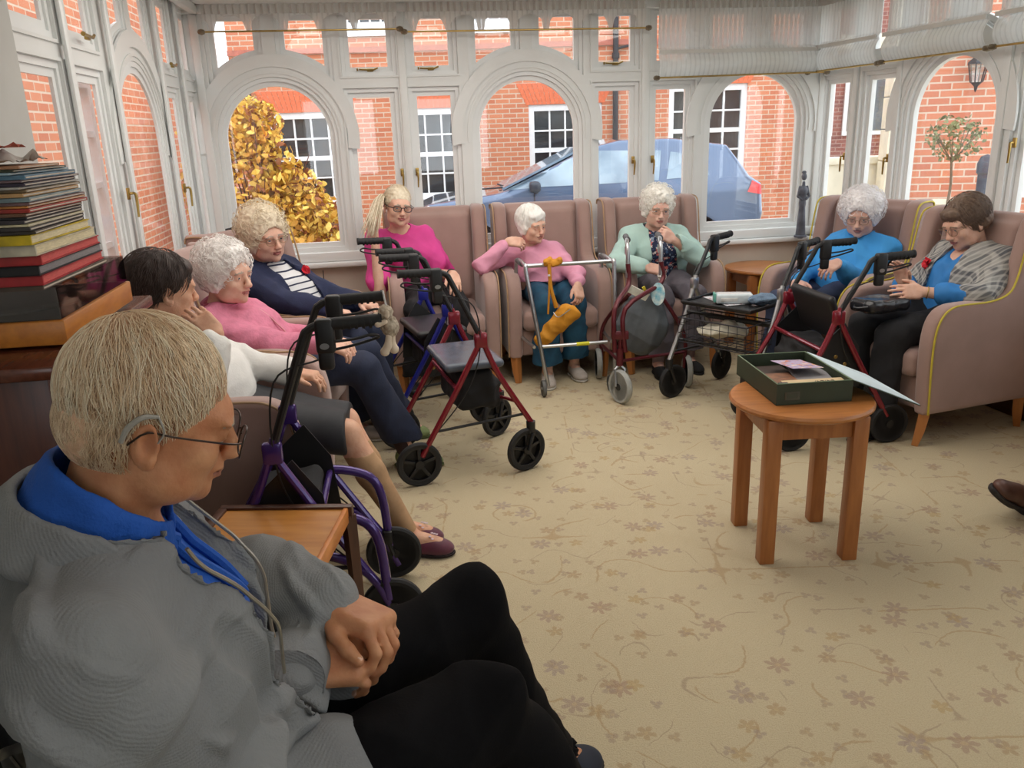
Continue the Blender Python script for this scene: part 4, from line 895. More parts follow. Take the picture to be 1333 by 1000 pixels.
# maroon three wheeled walker
def tri():
    o = empty('three_wheeled_walker', (.80, 4.84, 0), rz=R(0)); tag(o, 'maroon three-wheeled walker with pale grey tyres and a hanging grey bag', 'walker')
    gt = mat('pale_grey_tyre', (158, 160, 156), rough=.7); H = .90
    F_ = V(-.17, -.28, .0)
    for i, (hx, hy, rx, ry) in enumerate(((-.10, .0, -.22, .24), (.10, .04, .26, .0))):
        m = MB(); m.tube([(F_[0] + .03 * (i * 2 - 1), F_[1] + .03, .30), (F_[0] + .03 * (i * 2 - 1), F_[1] + .04, .55), (hx, hy - .08, .66), (hx, hy - .06, .78)], .014, n=10, smooth=4)
        m.tube([(hx * .9, hy - .06, .60), (rx * .8, ry * .8, .42), (rx, ry, .3), (rx, ry, .12)], .012, n=10, smooth=4); m.tube([(F_[0], F_[1] + .05, .24), (rx, ry, .22)], .010, n=10); m.build('side_frame', M_maroon, o)
        m = MB(); m.tube([(hx, hy - .06, .7), (hx, hy - .05, H - .05), (hx, hy - .01, H), (hx + .01, hy + .06, H + .01)], .0125, n=12, smooth=5); p = m.build('handle_post', M_alu, o)
        m = MB(); m.tube([(hx + .01, hy + .03, H + .006), (hx + .015, hy + .15, H + .012)], .018, n=14); m.build('hand_grip', mat('grey_grip', (92, 92, 96), rough=.6), p)
        m = MB(); m.tube([(hx, hy, H - .04), (hx + .02, hy + .1, H - .06), (hx + .02, hy + .13, H - .05)], .006, smooth=4); m.box((hx, hy - .02, H - .05), (.025, .05, .05), bev=.008); m.build('brake_lever', M_alu, p)
        wheel(o, (rx + (.02 if i else -.02), ry, .098), .098, .034, Matrix.Identity(4), tyre=gt, name='rear_wheel')
    m = MB(); m.tube([(F_[0], F_[1] + .03, .32), (F_[0], F_[1] + .03, .22)], .02, n=14); m.box((F_[0], F_[1] + .03, .4), (.1, .03, .05), bev=.008); m.tube([(F_[0], F_[1] + .03, .42), (F_[0], F_[1] + .03, .3)], .012); m.build('steering_head', M_maroon, o)
    m = MB()
    for s2 in (-1, 1): m.tube([(F_[0] + .0, F_[1] + .03, .225), (F_[0] + s2 * .028, F_[1] + .02, .2), (F_[0] + s2 * .028, F_[1], .1)], .008, n=8)
    m.build('caster_fork', M_alu, o); wheel(o, (0, 0, .1), .1, .036, Matrix.Translation(F_) @ Matrix.Rotation(.5, 4, 'Z'), tyre=gt, name='front_wheel')
    s = SDF((-.3, -.3, .1), (.3, .3, .75), .009); s.ell((0, .0, .38), (.17, .09, .17)); s.cone((-.05, 0, .55), (.05, 0, .55), .05, k=.1); s.build('shopping_bag', mat('slate_grey_bag', (88, 94, 100), rough=.5, bump=.3, bs=40), o, disp=folds(.01, 14, 8))
    m = MB(); T = Matrix.Translation((.075, -.085, .60)) @ Matrix.Rotation(PI / 2, 4, 'X') @ Matrix.Diagonal((.8, 1.35, 1, 1)); m.lathe([(0, -.002), (.05, -.002), (.05, .002), (0, .002)], n=28, M=T); m.build('name_tag', mat('turquoise_printed_tag', (240, 244, 240), rough=.4, vs=26, rgb2=(40, 170, 200)), o)
    m = MB(); m.box((-.04, -.09, .61), (.12, .006, .05), rot=(.3, .5, 0)); m.build('paper_tag', mat('white_paper_tag', (226, 226, 214), rough=.6), o)
    m = MB(); m.box((.0, -.094, .62), (.018, .006, .07), rot=(.3, -.5, 0)); m.build('yellow_strap', mat('yellow_strap', (226, 206, 60), rough=.6), o)
    return o
tri()
# ================================================================ people
def skin(name, rgb, rgb2=None): return mat('skin_' + name, rgb, rough=.5, var=.1, vs=26, sss=.12, bump=.25, bs=110, rgb2=rgb2, spec=.35)
def ik(a, b, l1, l2, pole):
    a = np.array(a, float); b = np.array(b, float); d = b - a; L = np.linalg.norm(d); u = d / L; L = min(L, (l1 + l2) * .999)
    x = (l1 * l1 - l2 * l2 + L * L) / (2 * L); h = math.sqrt(max(l1 * l1 - x * x, 0)); p = np.array(pole, float); p = p - u * (p @ u); p /= np.linalg.norm(p) + 1e-9
    return a + u * x + p * h
def hand(s, wr, ydir, zdir, side, curl=(25, 30, 20), k=1., thumb=0., spread=3, dcurl=0):
    """ydir along the hand, zdir out of its back; side +1: thumb towards +x of the frame"""
    y = np.array(ydir, float); y /= np.linalg.norm(y); z = np.array(zdir, float); z = z - y * (z @ y); z /= np.linalg.norm(z); x = np.cross(y, z) * side
    P = lambda a, b, c: wr + (x * a + y * b + z * c) * k
    B = np.stack([x, y, z], 1)
    s.ell(P(0, .012, 0), V(.030, .03, .019) * k, M=B, k=.012); s.box(P(0, .05, 0), V(.040, .042, .0145) * k, M=B, rd=.013 * k, k=.012); s.ell(P(.022, .035, -.008), V(.019, .032, .014) * k, M=B, k=.012)
    tips = []
    for i, (fx, fy, ln) in enumerate(((-.031, .078, .060), (-.011, .086, .074), (.011, .088, .080), (.031, .084, .072))):
        ang = 0.; p = V(fx * .95, fy - .004, 0); sp = R((i - 1.5) * spread); pts = [p - V(0, .02, 0), p]
        for j, fr in enumerate((.45, .31, .24)):
            ang += R(curl[j] + dcurl * (3 - i)); p = p + V(math.sin(sp), math.cos(ang), -math.sin(ang)) * ln * fr; pts.append(p)
        rr = [.0088, .0092, .0082, .0076, .0066]; W = [P(*q) for q in pts]
        if i == 0: rr = [r * .88 for r in rr]
        s.chain(W, [r * k for r in rr], k=.004); tips.append((W[-1], W[-1] - W[-2]))
    t0 = V(.026, .012, -.006); a = R(38 - thumb * 20); t1 = t0 + V(math.sin(a), math.cos(a), -.15 - .3 * thumb) * .036; t2 = t1 + V(math.sin(a * .45), math.cos(a * .45), -.2 - .5 * thumb) * .030; t3 = t2 + V(math.sin(a * .2), 1, -.2 - .4 * thumb) * .020
    W = [P(*q) for q in (t0, t1, t2, t3)]; s.chain(W, [.0125 * k, .0105 * k, .0098 * k, .0078 * k], k=.006); tips.append((W[-1], W[-1] - W[-2]))
    return tips, x, y, z
def head_sdf(s, F, fem=1., jowl=.3, mouth=0., nose=1., detail=False):
    E = lambda c, r, k=.015, op='add', M=None: s.ell(F.p(c), V(*r) * F.k, M=F.M if M is None else F.M @ M, k=k * F.k, op=op)
    E((0, -.018, .028), (.075, .098, .088)); E((0, .03, -.02), (.062, .062, .085), k=.03); E((0, .012, -.058), (.056, .064, .045), k=.03)
    E((0, .052, -.085), (.034 + .004 * jowl, .036, .026), k=.03); E((0, .080, -.100), (.017, .014, .014), k=.02)
    E((0, .074, .018), (.052, .024, .02), k=.02)
    for sx in (-1, 1):
        E((sx * .041, .058, -.036), (.022, .026, .024), k=.02); E((sx * .045, .03, -.078), (.022, .03, .026), k=.025)
        E((sx * .031, .104, -.004), (.020, .02, .013), k=.014, op='sub'); E((sx * .031, .083, -.004), (.0155, .0125, .0125), k=.006)
        E((sx * .032, .090, .0125), (.02, .008, .0048), k=.010); E((sx * .031, .096, -.0045), (.0125, .012, .0028), k=.002, op='sub')
        # ear
        Me = rotm(0, 0, sx * -22) @ rotm(8); E((sx * .0795, -.012, -.018), (.0075, .019, .032), k=.006, M=Me); E((sx * .085, -.008, -.016), (.0055, .0115, .020), k=.003, op='sub', M=Me); E((sx * .081, -.004, -.041), (.006, .009, .011), k=.006, M=Me)
        E((sx * .079, .002, -.018), (.004, .004, .007), k=.004)
        E((sx * .0115, .1065, -.040), (.0082, .010, .0075), k=.006)
        if detail or jowl > .5:
            s.cone(F.p((sx * .017, .107, -.040)), F.p((sx * .031, .087, -.075)), .0016, .0022, k=.006, op='sub')
    s.cone(F.p((0, .088, .010)), F.p((0, .113, -.033)), .0068 * F.k, .0105 * F.k * nose, k=.012); E((0, .115, -.038), (.0095 * nose, .0095, .0085), k=.008)
    E((0, .088, -.060), (.026, .016, .015), k=.012); E((0, .0985, -.0612), (.019, .0075, .0048), k=.004); E((0, .0975, -.0715), (.0175, .0078, .0058), k=.004)
    s.chain([F.p((-.024, .090, -.0672)), F.p((0, .1035, -.0660)), F.p((.024, .090, -.0672))], [.0022 + mouth, .0026 + mouth, .0022 + mouth], k=.003, op='sub')
def mi_face(F, lipz=(-.0755, -.0575), brow=True):
    def f(C):
        q = ((C - F.o) @ F.M) / F.k; o = np.zeros(len(C)); x, y, z = q.T
        o[(np.abs(x) < .0215) & (y > .086) & (y < .125) & (z > lipz[0] + np.abs(x) * .12) & (z < lipz[1] - np.abs(x) * .14)] = 1
        if brow: o[(np.abs(np.abs(x) - .031) < .019) & (y > .06) & (np.abs(z - .0168 + (np.abs(x) - .025) ** 2 * 9) < .0032)] = 2
        return o
    return f
def eyes(par, F, iris=(96, 116, 130), look=(0, -.002)):
    for sx in (-1, 1):
        m = MB(); c = V(sx * .031, .0795, -.0045); n = 16; r = .0125
        vs = []; fs = []
        for i in range(9):
            th = i / 8 * PI * .5
            for k in range(n): q = 2 * PI * k / n; vs.append(F.p(c + V(r * math.sin(th) * math.cos(q) + look[0] * math.cos(th), r * math.cos(th), r * math.sin(th) * math.sin(q) + look[1] * math.cos(th))))
        for i in range(8):
            m.mi = 2 if i < 1 else 1 if i < 3 else 0
            for k in range(n): fs = (i * n + k, i * n + (k + 1) % n, (i + 1) * n + (k + 1) % n, (i + 1) * n + k); m.f.append(fs); m.m.append(m.mi)
        m.v = [tuple(p) for p in vs]; m.build('eye', [mat('eye_white', (206, 198, 190), rough=.25), mat('iris_%d_%d_%d' % iris, iris, rough=.2), mat('pupil', (14, 12, 12), rough=.1)], par)
def glasses(par, F, col, w=.024, h=.018, y=.112, z=-.006, th=.0013, rimless=False, drop=0.):
    m = MB(); A = []
    for sx in (-1, 1):
        pts = [F.p((sx * .034 + w * math.copysign(abs(math.cos(q)) ** .75, math.cos(q)), y - .007 * abs(math.cos(q)) * (1 if math.cos(q) * sx > 0 else 0) , z + h * math.copysign(abs(math.sin(q)) ** .75, math.sin(q)))) for q in np.linspace(0, 2 * PI, 28, endpoint=False)]
        A.append(pts); m.tube(pts, th * F.k, n=8, closed=True)
        m.tube([F.p((sx * (.034 + w), y - .008, z + .006)), F.p((sx * .077, y - .03, z + .009)), F.p((sx * .0815, .02, z + .010)), F.p((sx * .083, -.012, z + .012)), F.p((sx * .082, -.032, z - .008))], th * 1.05 * F.k, n=8, smooth=3)
    m.tube([F.p((-.011, y, z + .004)), F.p((0, y + .003, z + .008)), F.p((.011, y, z + .004))], th * F.k, smooth=3)
    g = m.build('glasses', col, par)
    for pts in A:
        m = MB(); m.add([tuple(p) for p in pts], [tuple(range(len(pts)))]); m.build('lens', glass('spectacle_lens', (.97, .97, .97), .10), g, smooth=False)
    return g
def strands(par, F, n, c, r, length, rad, mt, curl=.5, seed=1, keep=None, flow=None, name='hair_strands'):
    """fine curved locks growing out of an ellipsoid c, r in the head frame"""
    g = np.random.default_rng(seed); m = MB(); c = V(*c); r = V(*r); cnt = 0; tries = 0
    while cnt < n and tries < n * 12:
        tries += 1; d = g.normal(size=3); d /= np.linalg.norm(d); p = c + d * r
        if keep is not None and not keep(p, g): continue
        nr = d / r; nr /= np.linalg.norm(nr); fl = flow(p) if flow else g.normal(size=3); fl = fl + g.normal(size=3) * .18; fl = fl - nr * (fl @ nr); fl /= np.linalg.norm(fl) + 1e-9; sd = np.cross(nr, fl); L = length * (.6 + .8 * g.random()); pts = []; K = 7
        a0 = g.random() * 6.28; cr = curl * (.7 + .6 * g.random())
        for j in range(K):
            t = j / (K - 1)
            if curl > .25: q = p + nr * (.006 * math.sin(t * PI) + .004) + (fl * math.sin(t * 5 * cr) + sd * (1 - math.cos(t * 5 * cr)) + nr * .3 * math.sin(t * 4 * cr + a0)) * L / (5 * cr)
            else:
                q = p + fl * L * t; e = (q - c) / r; e = e / np.linalg.norm(e); q = c + e * r + nr * (.0025 * math.sin(t * PI) + .0012) + sd * math.sin(t * 5 + a0) * curl * .012
            pts.append(F.p(q))
        m.tube(pts, [rad * .7 * F.k, rad * F.k, rad * .9 * F.k, rad * .35 * F.k], n=3, caps=False); cnt += 1
    return m.build(name, mt, par, angle=180)
def hair_mat(nm, c, c2): return mat('hair_' + nm, c, rough=.55, var=.2, vs=70, rgb2=c2, bump=.2, bs=160)
def curly_hair(par, F, mt, size=(.094, .110, .100), seed=1, n=420, face=(.069, .09, .093), low=-.05, top=.0, curl=.8, amp=.006):
    c = V(0, -.022, .036 + top); lo = F.o - .2 * F.k; hi = F.o + .2 * F.k
    s = SDF(lo, hi, .005); s.ell(F.p(c), V(*size) * F.k, M=F.M, k=.01)
    for sx in (-1, 1): s.ell(F.p((sx * .070, -.01, low + .022)), V(.026, .05, .042) * F.k, M=F.M, k=.02)
    s.ell(F.p((0, -.075, low + .01)), V(.066, .038, .045) * F.k, M=F.M, k=.02); s.ell(F.p((0, .05, .092)), V(.05, .03, .03) * F.k, M=F.M, k=.02)
    s.ell(F.p((0, .105, -.038)), V(*face) * F.k, M=F.M, k=.010, op='sub')
    h = s.build('hair', mt, par, disp=curls(amp, 95, seed))
    kp = lambda p, g: not (((p[0] / face[0]) ** 2 + ((p[1] - .105) / face[1]) ** 2 + ((p[2] + .038) / face[2]) ** 2) < 1.0) and p[2] > low - .01
    strands(h, F, n, c, V(*size) + .003, .045, .0017, mt, curl=curl, seed=seed, keep=kp, name='hair_lock'); return h
class Person:
    def __init__(s, px, py, heading, label, skinc, head, look, seat=.47, k=1., group=None, vox=.0055, pelvis=None, hk=1., cat='person', fat=1., headF=None):
        s.o = empty('person', (px, py, 0), heading); tag(s.o, label, cat, group); s.px, s.py = px, py; a = R(heading) - PI / 2; s.ca, s.sa = math.cos(a), math.sin(a)
        s.k = k; s.sk = skinc; s.fat = fat; s.heading = heading; s.vox = vox
        s.H = s.L(head); yaw, pitch, roll = look
        s.F = Fr(s.H, rotm(0, 0, yaw - heading) @ rotm(-pitch) @ rotm(0, roll), k * hk)
        s.pel = s.L(pelvis) if pelvis is not None else V(0, -.08, seat + .095 * k)
        s.nk = s.F.p((0, -.03, -.10)) + V(0, -.025, -.055) * k; s.nk = V(s.nk[0] * .92 + s.pel[0] * .08, s.nk[1], s.nk[2])
        d = s.nk - s.pel; s.sp = [s.pel, s.pel + d * .30 + V(0, .015, 0), s.pel + d * .62 + V(0, .01, 0), s.pel + d * .90]
        s.latv = V(1, 0, 0)
        s.sh = {sd: s.nk + V(sd * .158 * k, -.005, -.052 * k) for sd in (-1, 1)}
        s.hip = {sd: s.pel + V(sd * .085, .01, 0) for sd in (-1, 1)}
        s.knee = {}; s.ank = {}; s.elb = {}; s.wri = {}; s.toe = {}
        for sd in (-1, 1): s.leg(sd, (sd * .12, .36, .09)); 
    def L(s, p): x, y = p[0] - s.px, p[1] - s.py; return V(x * s.ca + y * s.sa, -x * s.sa + y * s.ca, p[2])
    def D(s, v): return V(v[0] * s.ca + v[1] * s.sa, -v[0] * s.sa + v[1] * s.ca, v[2])
    def leg(s, sd, ankle, pole=(0, .6, 1), toe=None, world=False, l=(.43, .43)):
        a = s.L(ankle) if world else V(*ankle); s.ank[sd] = a; s.knee[sd] = ik(s.hip[sd], a, l[0] * s.k, l[1] * s.k, pole)
        t = s.D(toe) if (toe is not None and world) else V(*(toe or (sd * .12, 1, 0))); t[2] = 0; s.toe[sd] = t / np.linalg.norm(t)
    def arm(s, sd, wrist, pole, world=True, l=(.275, .245), clamp=True):
        w = s.L(wrist) if world else V(*wrist); a = s.sh[sd]; mx = (l[0] + l[1]) * s.k * .985; d = w - a
        if np.linalg.norm(d) > mx: w = a + d / np.linalg.norm(d) * mx
        s.wri[sd] = w; s.elb[sd] = ik(a, w, l[0] * s.k, l[1] * s.k, s.D(V(*pole)) if world else V(*pole))
    def torso(s, S_, g=0., fat=1.):
        k = s.k; f = s.fat * fat
        S_.cone(s.sp[0], s.sp[1], .118 * k * f, .122 * k * f, lat=s.latv, w=1.42, k=.04, grow=g).cone(s.sp[1], s.sp[2], .122 * k * f, .118 * k, lat=s.latv, w=1.3, k=.05, grow=g).cone(s.sp[2], s.sp[3], .118 * k, .066 * k, lat=s.latv, w=1.45, k=.05, grow=g)
        for sd in (-1, 1): S_.cone(s.sp[3] + V(0, 0, -.01), s.sh[sd] + V(0, 0, -.005), .056 * k, .052 * k, k=.04, grow=g)
        return S_
    def bust(s, S_, g=0., r=.058):
        for sd in (-1, 1): S_.ell(s.sp[2] + V(sd * .068, .085, -.01) * s.k, V(r * 1.1, r, r * 1.05) * s.k + g, k=.05)
    def grid(s, vox=None, mg=.14, legs=True, hi=None):
        P = [s.H, s.pel] + list(s.sh.values()) + list(s.elb.values()) + list(s.wri.values()) + (list(s.knee.values()) + list(s.ank.values()) if legs else [])
        P = np.array(P); lo = P.min(0) - mg; hi_ = P.max(0) + mg; 
        if legs: lo[2] = -.02; lo[1] -= .02; hi_[1] += .12
        return SDF(lo, hi_, vox or s.vox)
    def body(s, hands={}, face={}, upper=True, lips=(190, 124, 114), brow=(176, 160, 146), feet=True, extra=None):
        k = s.k; b = s.grid(); s.torso(b)
        for sd in (-1, 1):
            b.cone(s.hip[sd], s.knee[sd], .078 * k, .055 * k, k=.03); b.cone(s.knee[sd], s.knee[sd] * .6 + s.ank[sd] * .4, .053 * k, .052 * k, k=.02); b.cone(s.knee[sd] * .6 + s.ank[sd] * .4, s.ank[sd], .052 * k, .034 * k, k=.02)
            if feet: b.cone(s.ank[sd] + V(0, 0, -.03), s.ank[sd] + s.toe[sd] * .12 + V(0, 0, -.055), .036 * k, .026 * k, k=.02)
            if sd in s.elb:
                b.cone(s.sh[sd], s.elb[sd], .047 * k, .038 * k, k=.03); b.cone(s.elb[sd], s.wri[sd], .038 * k, .0245 * k, k=.012, )
                if sd in hands:
                    h = hands[sd]; s_tips = hand(b, s.wri[sd], s.D(h['y']), s.D(h['z']), h.get('side', -sd), curl=h.get('curl', (25, 30, 20)), k=k * h.get('k', .95), thumb=h.get('thumb', 0.), spread=h.get('spread', 3), dcurl=h.get('dcurl', 0)); s.tips = getattr(s, 'tips', {}); s.tips[sd] = s_tips
        b.cone(s.nk + V(0, 0, -.02), s.F.p((0, -.022, -.05)), .054 * k, .050 * k, k=.025)
        head_sdf(b, s.F, **face)
        if extra: extra(b)
        s.bodyS = b
        ob = b.build('body', [s.sk, mat('lips_%d_%d_%d' % lips, lips, rough=.45), mat('brow_%d_%d_%d' % brow, brow, rough=.8)], s.o, mi=mi_face(s.F)); ob.name = 'body'; return ob
    def top(s, name, m, sleeve=1., g=.016, disp=None, low=.0, neck=.062, flare=.0, cuts=None, sl_g=None, arms=(-1, 1), fat=1., bust=.0, vox=.007, hem=None, vneck=0., ak=.03):
        k = s.k; t = s.grid(vox, legs=False); s.torso(t, g, fat)
        if bust: s.bust(t, g * .6, bust)
        for sd in arms:
            if sd not in s.elb: continue
            sg = g if sl_g is None else sl_g; a, e, w = s.sh[sd], s.elb[sd], s.wri[sd]
            if sleeve <= .5: e2 = a + (e - a) * sleeve * 2; t.cone(a, e2, .052 * k + sg, .056 * k + sg + flare, k=ak)
            else:
                w2 = e + (w - e) * (sleeve - .5) * 2; t.cone(a, e, .052 * k + sg, .042 * k + sg, k=ak); t.cone(e, w2, .042 * k + sg, .030 * k + sg + flare, k=min(ak, .012))
        n0 = s.nk + V(0, 0, .03) * k
        if hem is not None: t.box((s.pel[0], s.pel[1], hem - .3), (.5, .5, .3), k=.004, op='sub', rd=.001)
        t.cone(s.nk + V(0, .01, .02), s.F.p((0, -.02, -.06)), neck * k, neck * k, k=.006, op='sub')
        if vneck: t.cone(s.sp[3] + V(0, .11, .06), s.sp[3] * .6 + s.sp[2] * .4 + V(0, .15 + vneck * .3, .0), .05, .012, k=.01, op='sub')
        for c in (cuts or []): c(t)
        s.topS = t; ob = t.build(name, m, s.o, disp=disp); return ob
    def bottoms(s, name, m, g=.016, hem=.10, flare=.03, disp=None, skirt=False, vox=.008, hips=True):
        k = s.k; t = s.grid(vox, mg=.13)
        if hips: t.cone(s.sp[0] + V(0, 0, -.01), s.sp[1], .118 * k * s.fat, .112 * k * s.fat, lat=s.latv, w=1.42, k=.04, grow=g * .8)
        for sd in (-1, 1):
            t.cone(s.hip[sd], s.knee[sd], .082 * k, .062 * k, k=.03, grow=g)
            if not skirt:
                a = s.ank[sd].copy(); d = s.knee[sd] - a; a2 = a + d * ((hem - a[2]) / max(d[2], .1))
                t.cone(s.knee[sd], a2 - d * .05, .060 * k, .052 * k + flare, k=.03, grow=g); 
        if skirt: t.cone((s.hip[-1] + s.hip[1]) / 2, (s.knee[-1] + s.knee[1]) / 2 - V(0, .03, 0), .09, .075, lat=V(1, 0, 0), w=2., k=.04)
        if skirt:
            kn = (s.knee[-1] + s.knee[1]) / 2; t.box((kn[0], kn[1] + skirt + .3, .4), (.4, .3, .4), k=.004, op='sub', rd=.002)
        else: t.box((0, .3, hem - .3), (.8, .9, .3), k=.003, op='sub', rd=.001)
        s.botS = t; return t.build(name, m, s.o, disp=disp)
    def shoes(s, m, sole, k=1., slip=False, sock=None, wide=1., sides=(-1, 1)):
        for sd in sides:
            a = s.ank[sd]; t = s.toe[sd]; x = np.cross(t, V(0, 0, 1)); B = np.stack([x, t, V(0, 0, 1)], 1); c = V(a[0], a[1], 0); P = lambda u, v, w: c + x * u + t * v + V(0, 0, w)
            q = SDF(c - .22, c + .25, .005); q.ell(P(0, -.01, .05), V(.036 * wide, .045, .045) * k, M=B, k=.02); q.ell(P(0, .075, .035), V(.040 * wide, .085, .038) * k, M=B, k=.03); q.ell(P(0, .125, .028), V(.042 * wide, .055, .028) * k, M=B, k=.02)
            if slip: q.ell(P(0, -.0, .085), V(.032, .06, .04), M=B, k=.008, op='sub')
            q.box(P(0, 0, -.1 + .012), (.3, .3, .1), k=.002, op='sub', rd=.001); o = q.build('shoe', m, s.o)
            q = SDF(c - .22, c + .25, .005); q.ell(P(0, .0, .015), V(.040 * wide, .062, .03) * k, M=B, k=.02); q.ell(P(0, .105, .015), V(.045 * wide, .08, .03) * k, M=B, k=.03); q.box(P(0, 0, .115), (.3, .3, .1), k=.002, op='sub', rd=.001); q.box(P(0, 0, -.1), (.3, .3, .1), k=.002, op='sub', rd=.001); q.build('sole', sole, o)
            if sock is not None:
                q = SDF(c - .15, c + .3, .006); q.cone(a + V(0, 0, -.03), a + (s.knee[sd] - a) * .35, .036, .046, k=.01); q.build('sock', sock, s.o)
def poppy(par, p, n, col=(206, 24, 44)):
    m = MB(); n = np.array(n, float); n /= np.linalg.norm(n); u = np.cross(n, V(0, 0, 1)); u /= np.linalg.norm(u); v = np.cross(n, u); g = np.random.default_rng(4)
    for k in range(9):
        q = k * 2 * PI / 5 + (.4 if k > 4 else 0); c = p + (u * math.cos(q) + v * math.sin(q)) * (.015 if k < 5 else .008) + n * (.004 if k < 5 else .010); vs = []; K = 10
        for j in range(K): a = 2 * PI * j / K; vs.append(c + (u * math.cos(a) + v * math.sin(a)) * .017 * (1 + .15 * math.sin(3 * a + k)) + n * (.006 * math.sin(2 * a + k)))
        m.add([c - n * .003] + vs, [(0, j + 1, (j + 1) % K + 1) for j in range(K)])
    o = m.build('poppy', mat('red_poppy', col, rough=.7, var=.15), par, smooth=False); return o
SK1 = skin('warm', (230, 188, 166), (218, 168, 146)); SK2 = skin('pale', (230, 190, 172), (218, 168, 150)); SK3 = skin('tan', (222, 176, 148), (208, 154, 126))
M_navy = mat('navy_trousers', (34, 42, 66), rough=.85, var=.12, bump=.2, bs=150); M_dark = mat('charcoal_cloth', (30, 30, 34), rough=.85, var=.15, bump=.2, bs=150)
# ---------------------------------------------------------------- woman in the bright pink top, far wall
p = Person(-.52, 5.34, FH, 'woman in a bright pink top and dark glasses holding up her long pale ponytail', SK1, aty(518, 268, 5.22), (FH + 14, 4, -6), pelvis=(-.50, 5.38, .56))
p.arm(-1, aty(590, 357, 4.98), (.3, -.2, -1)); p.elb[1] = p.L(aty(495, 388, 5.06)); p.wri[1] = p.L(aty(487, 300, 5.10))
p.leg(-1, (-.16, .33, .09)); p.leg(1, (.14, .36, .09))
p.body({-1: dict(y=(.15, -.7, -.55), z=(.2, -.5, .8), curl=(12, 25, 20)), 1: dict(y=(-.05, -.1, 1), z=(-.3, -1, 0), curl=(50, 50, 30), thumb=.5)}, dict(jowl=.4), lips=(186, 112, 110))
MP = mat('bright_pink_jersey', (214, 66, 146), rough=.75, var=.06, vs=8, bump=.15, bs=200)
p.top('pink_top', MP, sleeve=.36, g=.014, disp=folds(.010, 14, 5), bust=.062, flare=.012, neck=.066, vneck=.25)
p.bottoms('dark_trousers', M_dark, disp=folds(.010, 12, 6)); p.shoes(M_blackp, M_rub); eyes(p.o, p.F); glasses(p.o, p.F, mat('dark_acetate', (36, 26, 34), rough=.3), h=.016, th=.0024)
HB = hair_mat('blonde_white', (238, 228, 206), (212, 194, 164)); F = p.F
s = SDF(F.o - .18, F.o + .18, .0045); s.ell(F.p((0, -.020, .032)), (.082, .104, .094), M=F.M); s.ell(F.p((0, .108, -.035)), (.074, .064, .088), M=F.M, k=.008, op='sub'); s.ell(F.p((0, -.03, -.12)), (.12, .12, .075), M=F.M, k=.008, op='sub'); h = s.build('hair', HB, p.o, disp=folds(.002, 60, 2))
strands(h, F, 260, (0, -.020, .032), (.083, .105, .095), .09, .0011, HB, curl=.1, seed=5, keep=lambda q, g: q[1] < .065 and q[2] > -.03, flow=lambda q: V(.5, -1, -.1), name='hair_lock')
wr = p.wri[1]; tail0 = F.p((.06, -.075, .05)); m = MB(); g = np.random.default_rng(2)
for k in range(70): j = g.normal(size=3) * .012; m.tube([tail0 + j * .3, tail0 * .5 + wr * .5 + V(0, 0, .075) + j, wr + V(.0, .02, .06) + j * 1.6, wr + V(.03, .03, -.02) + j * 2.2], [.003, .004, .004, .001], n=4, smooth=4)
m.build('ponytail', HB, p.o, angle=180); m = MB(); m.tube([tail0 + V(-.014, 0, .006), tail0 + V(0, -.01, .016), tail0 + V(.014, 0, .0), tail0 + V(0, .01, -.012)], .006, closed=True, smooth=4); m.build('hair_tie', M_blackf, p.o)
m = MB(); q = p.wri[-1]; ax = p.elb[-1] - q; ax /= np.linalg.norm(ax); u = np.cross(ax, V(0, 0, 1)); u /= np.linalg.norm(u); v = np.cross(ax, u); m.tube([q + ax * .03 + (u * math.cos(a) + v * math.sin(a)) * .031 for a in np.linspace(0, 2 * PI, 18, endpoint=False)], .004, closed=True); m.build('wrist_watch', M_blackp, p.o)
# ---------------------------------------------------------------- woman in pale pink, teal trousers
p = Person(.24, 5.46, FH, 'woman in a pale pink jumper and teal trousers resting her chin by her raised hand', SK1, aty(692, 292, 5.30), (FH + 28, 8, 4), k=.95, pelvis=(.25, 5.46, .555), fat=1.12)
p.arm(1, aty(662, 314, 5.18), (-1, -.3, -.8)); p.arm(-1, aty(752, 372, 4.98), (.8, .0, -.6))
p.leg(1, (.08, .44, .09), toe=(.15, 1, 0)); p.leg(-1, (-.12, .33, .09), toe=(-.1, 1, 0))
p.body({1: dict(y=(1, -.1, -.15), z=(-.1, -.7, .7), curl=(40, 40, 30), thumb=.3), -1: dict(y=(.1, -.5, -.8), z=(.5, -.6, .3), curl=(35, 40, 30))}, dict(jowl=.9), lips=(186, 122, 108))
MPP = mat('pale_pink_jersey', (226, 156, 182), rough=.8, var=.06, vs=7, bump=.25, bs=170)
p.top('pink_jumper', MPP, sleeve=.9, g=.018, disp=folds(.010, 13, 9), bust=.06, fat=1.1, hem=.60)
MT = mat('teal_trousers', (30, 84, 112), rough=.8, var=.1, bump=.15, bs=150, rgb2=(24, 66, 92)); p.bottoms('teal_trousers', MT, disp=folds(.011, 12, 10), flare=.035, hem=.13)
MGS = mat('light_grey_suede', (178, 168, 160), rough=.85, var=.1); p.shoes(MGS, mat('pale_sole', (200, 196, 188), rough=.7), k=1.02, wide=1.08); eyes(p.o, p.F)
HW = hair_mat('white', (252, 251, 247), (238, 236, 230)); F = p.F
s = SDF(F.o - .18, F.o + .18, .0045); s.ell(F.p((0, -.022, .034)), (.090, .108, .098), M=F.M)
for sx in (-1, 1): s.ell(F.p((sx * .074, -.004, -.015)), (.020, .045, .05), M=F.M, k=.02)
s.ell(F.p((0, .065, .07)), (.058, .034, .036), M=F.M, k=.02); s.ell(F.p((.0, .112, -.042)), (.058, .07, .082), M=F.M, k=.01, op='sub'); h = s.build('hair', HW, p.o, disp=folds(.003, 50, 3))
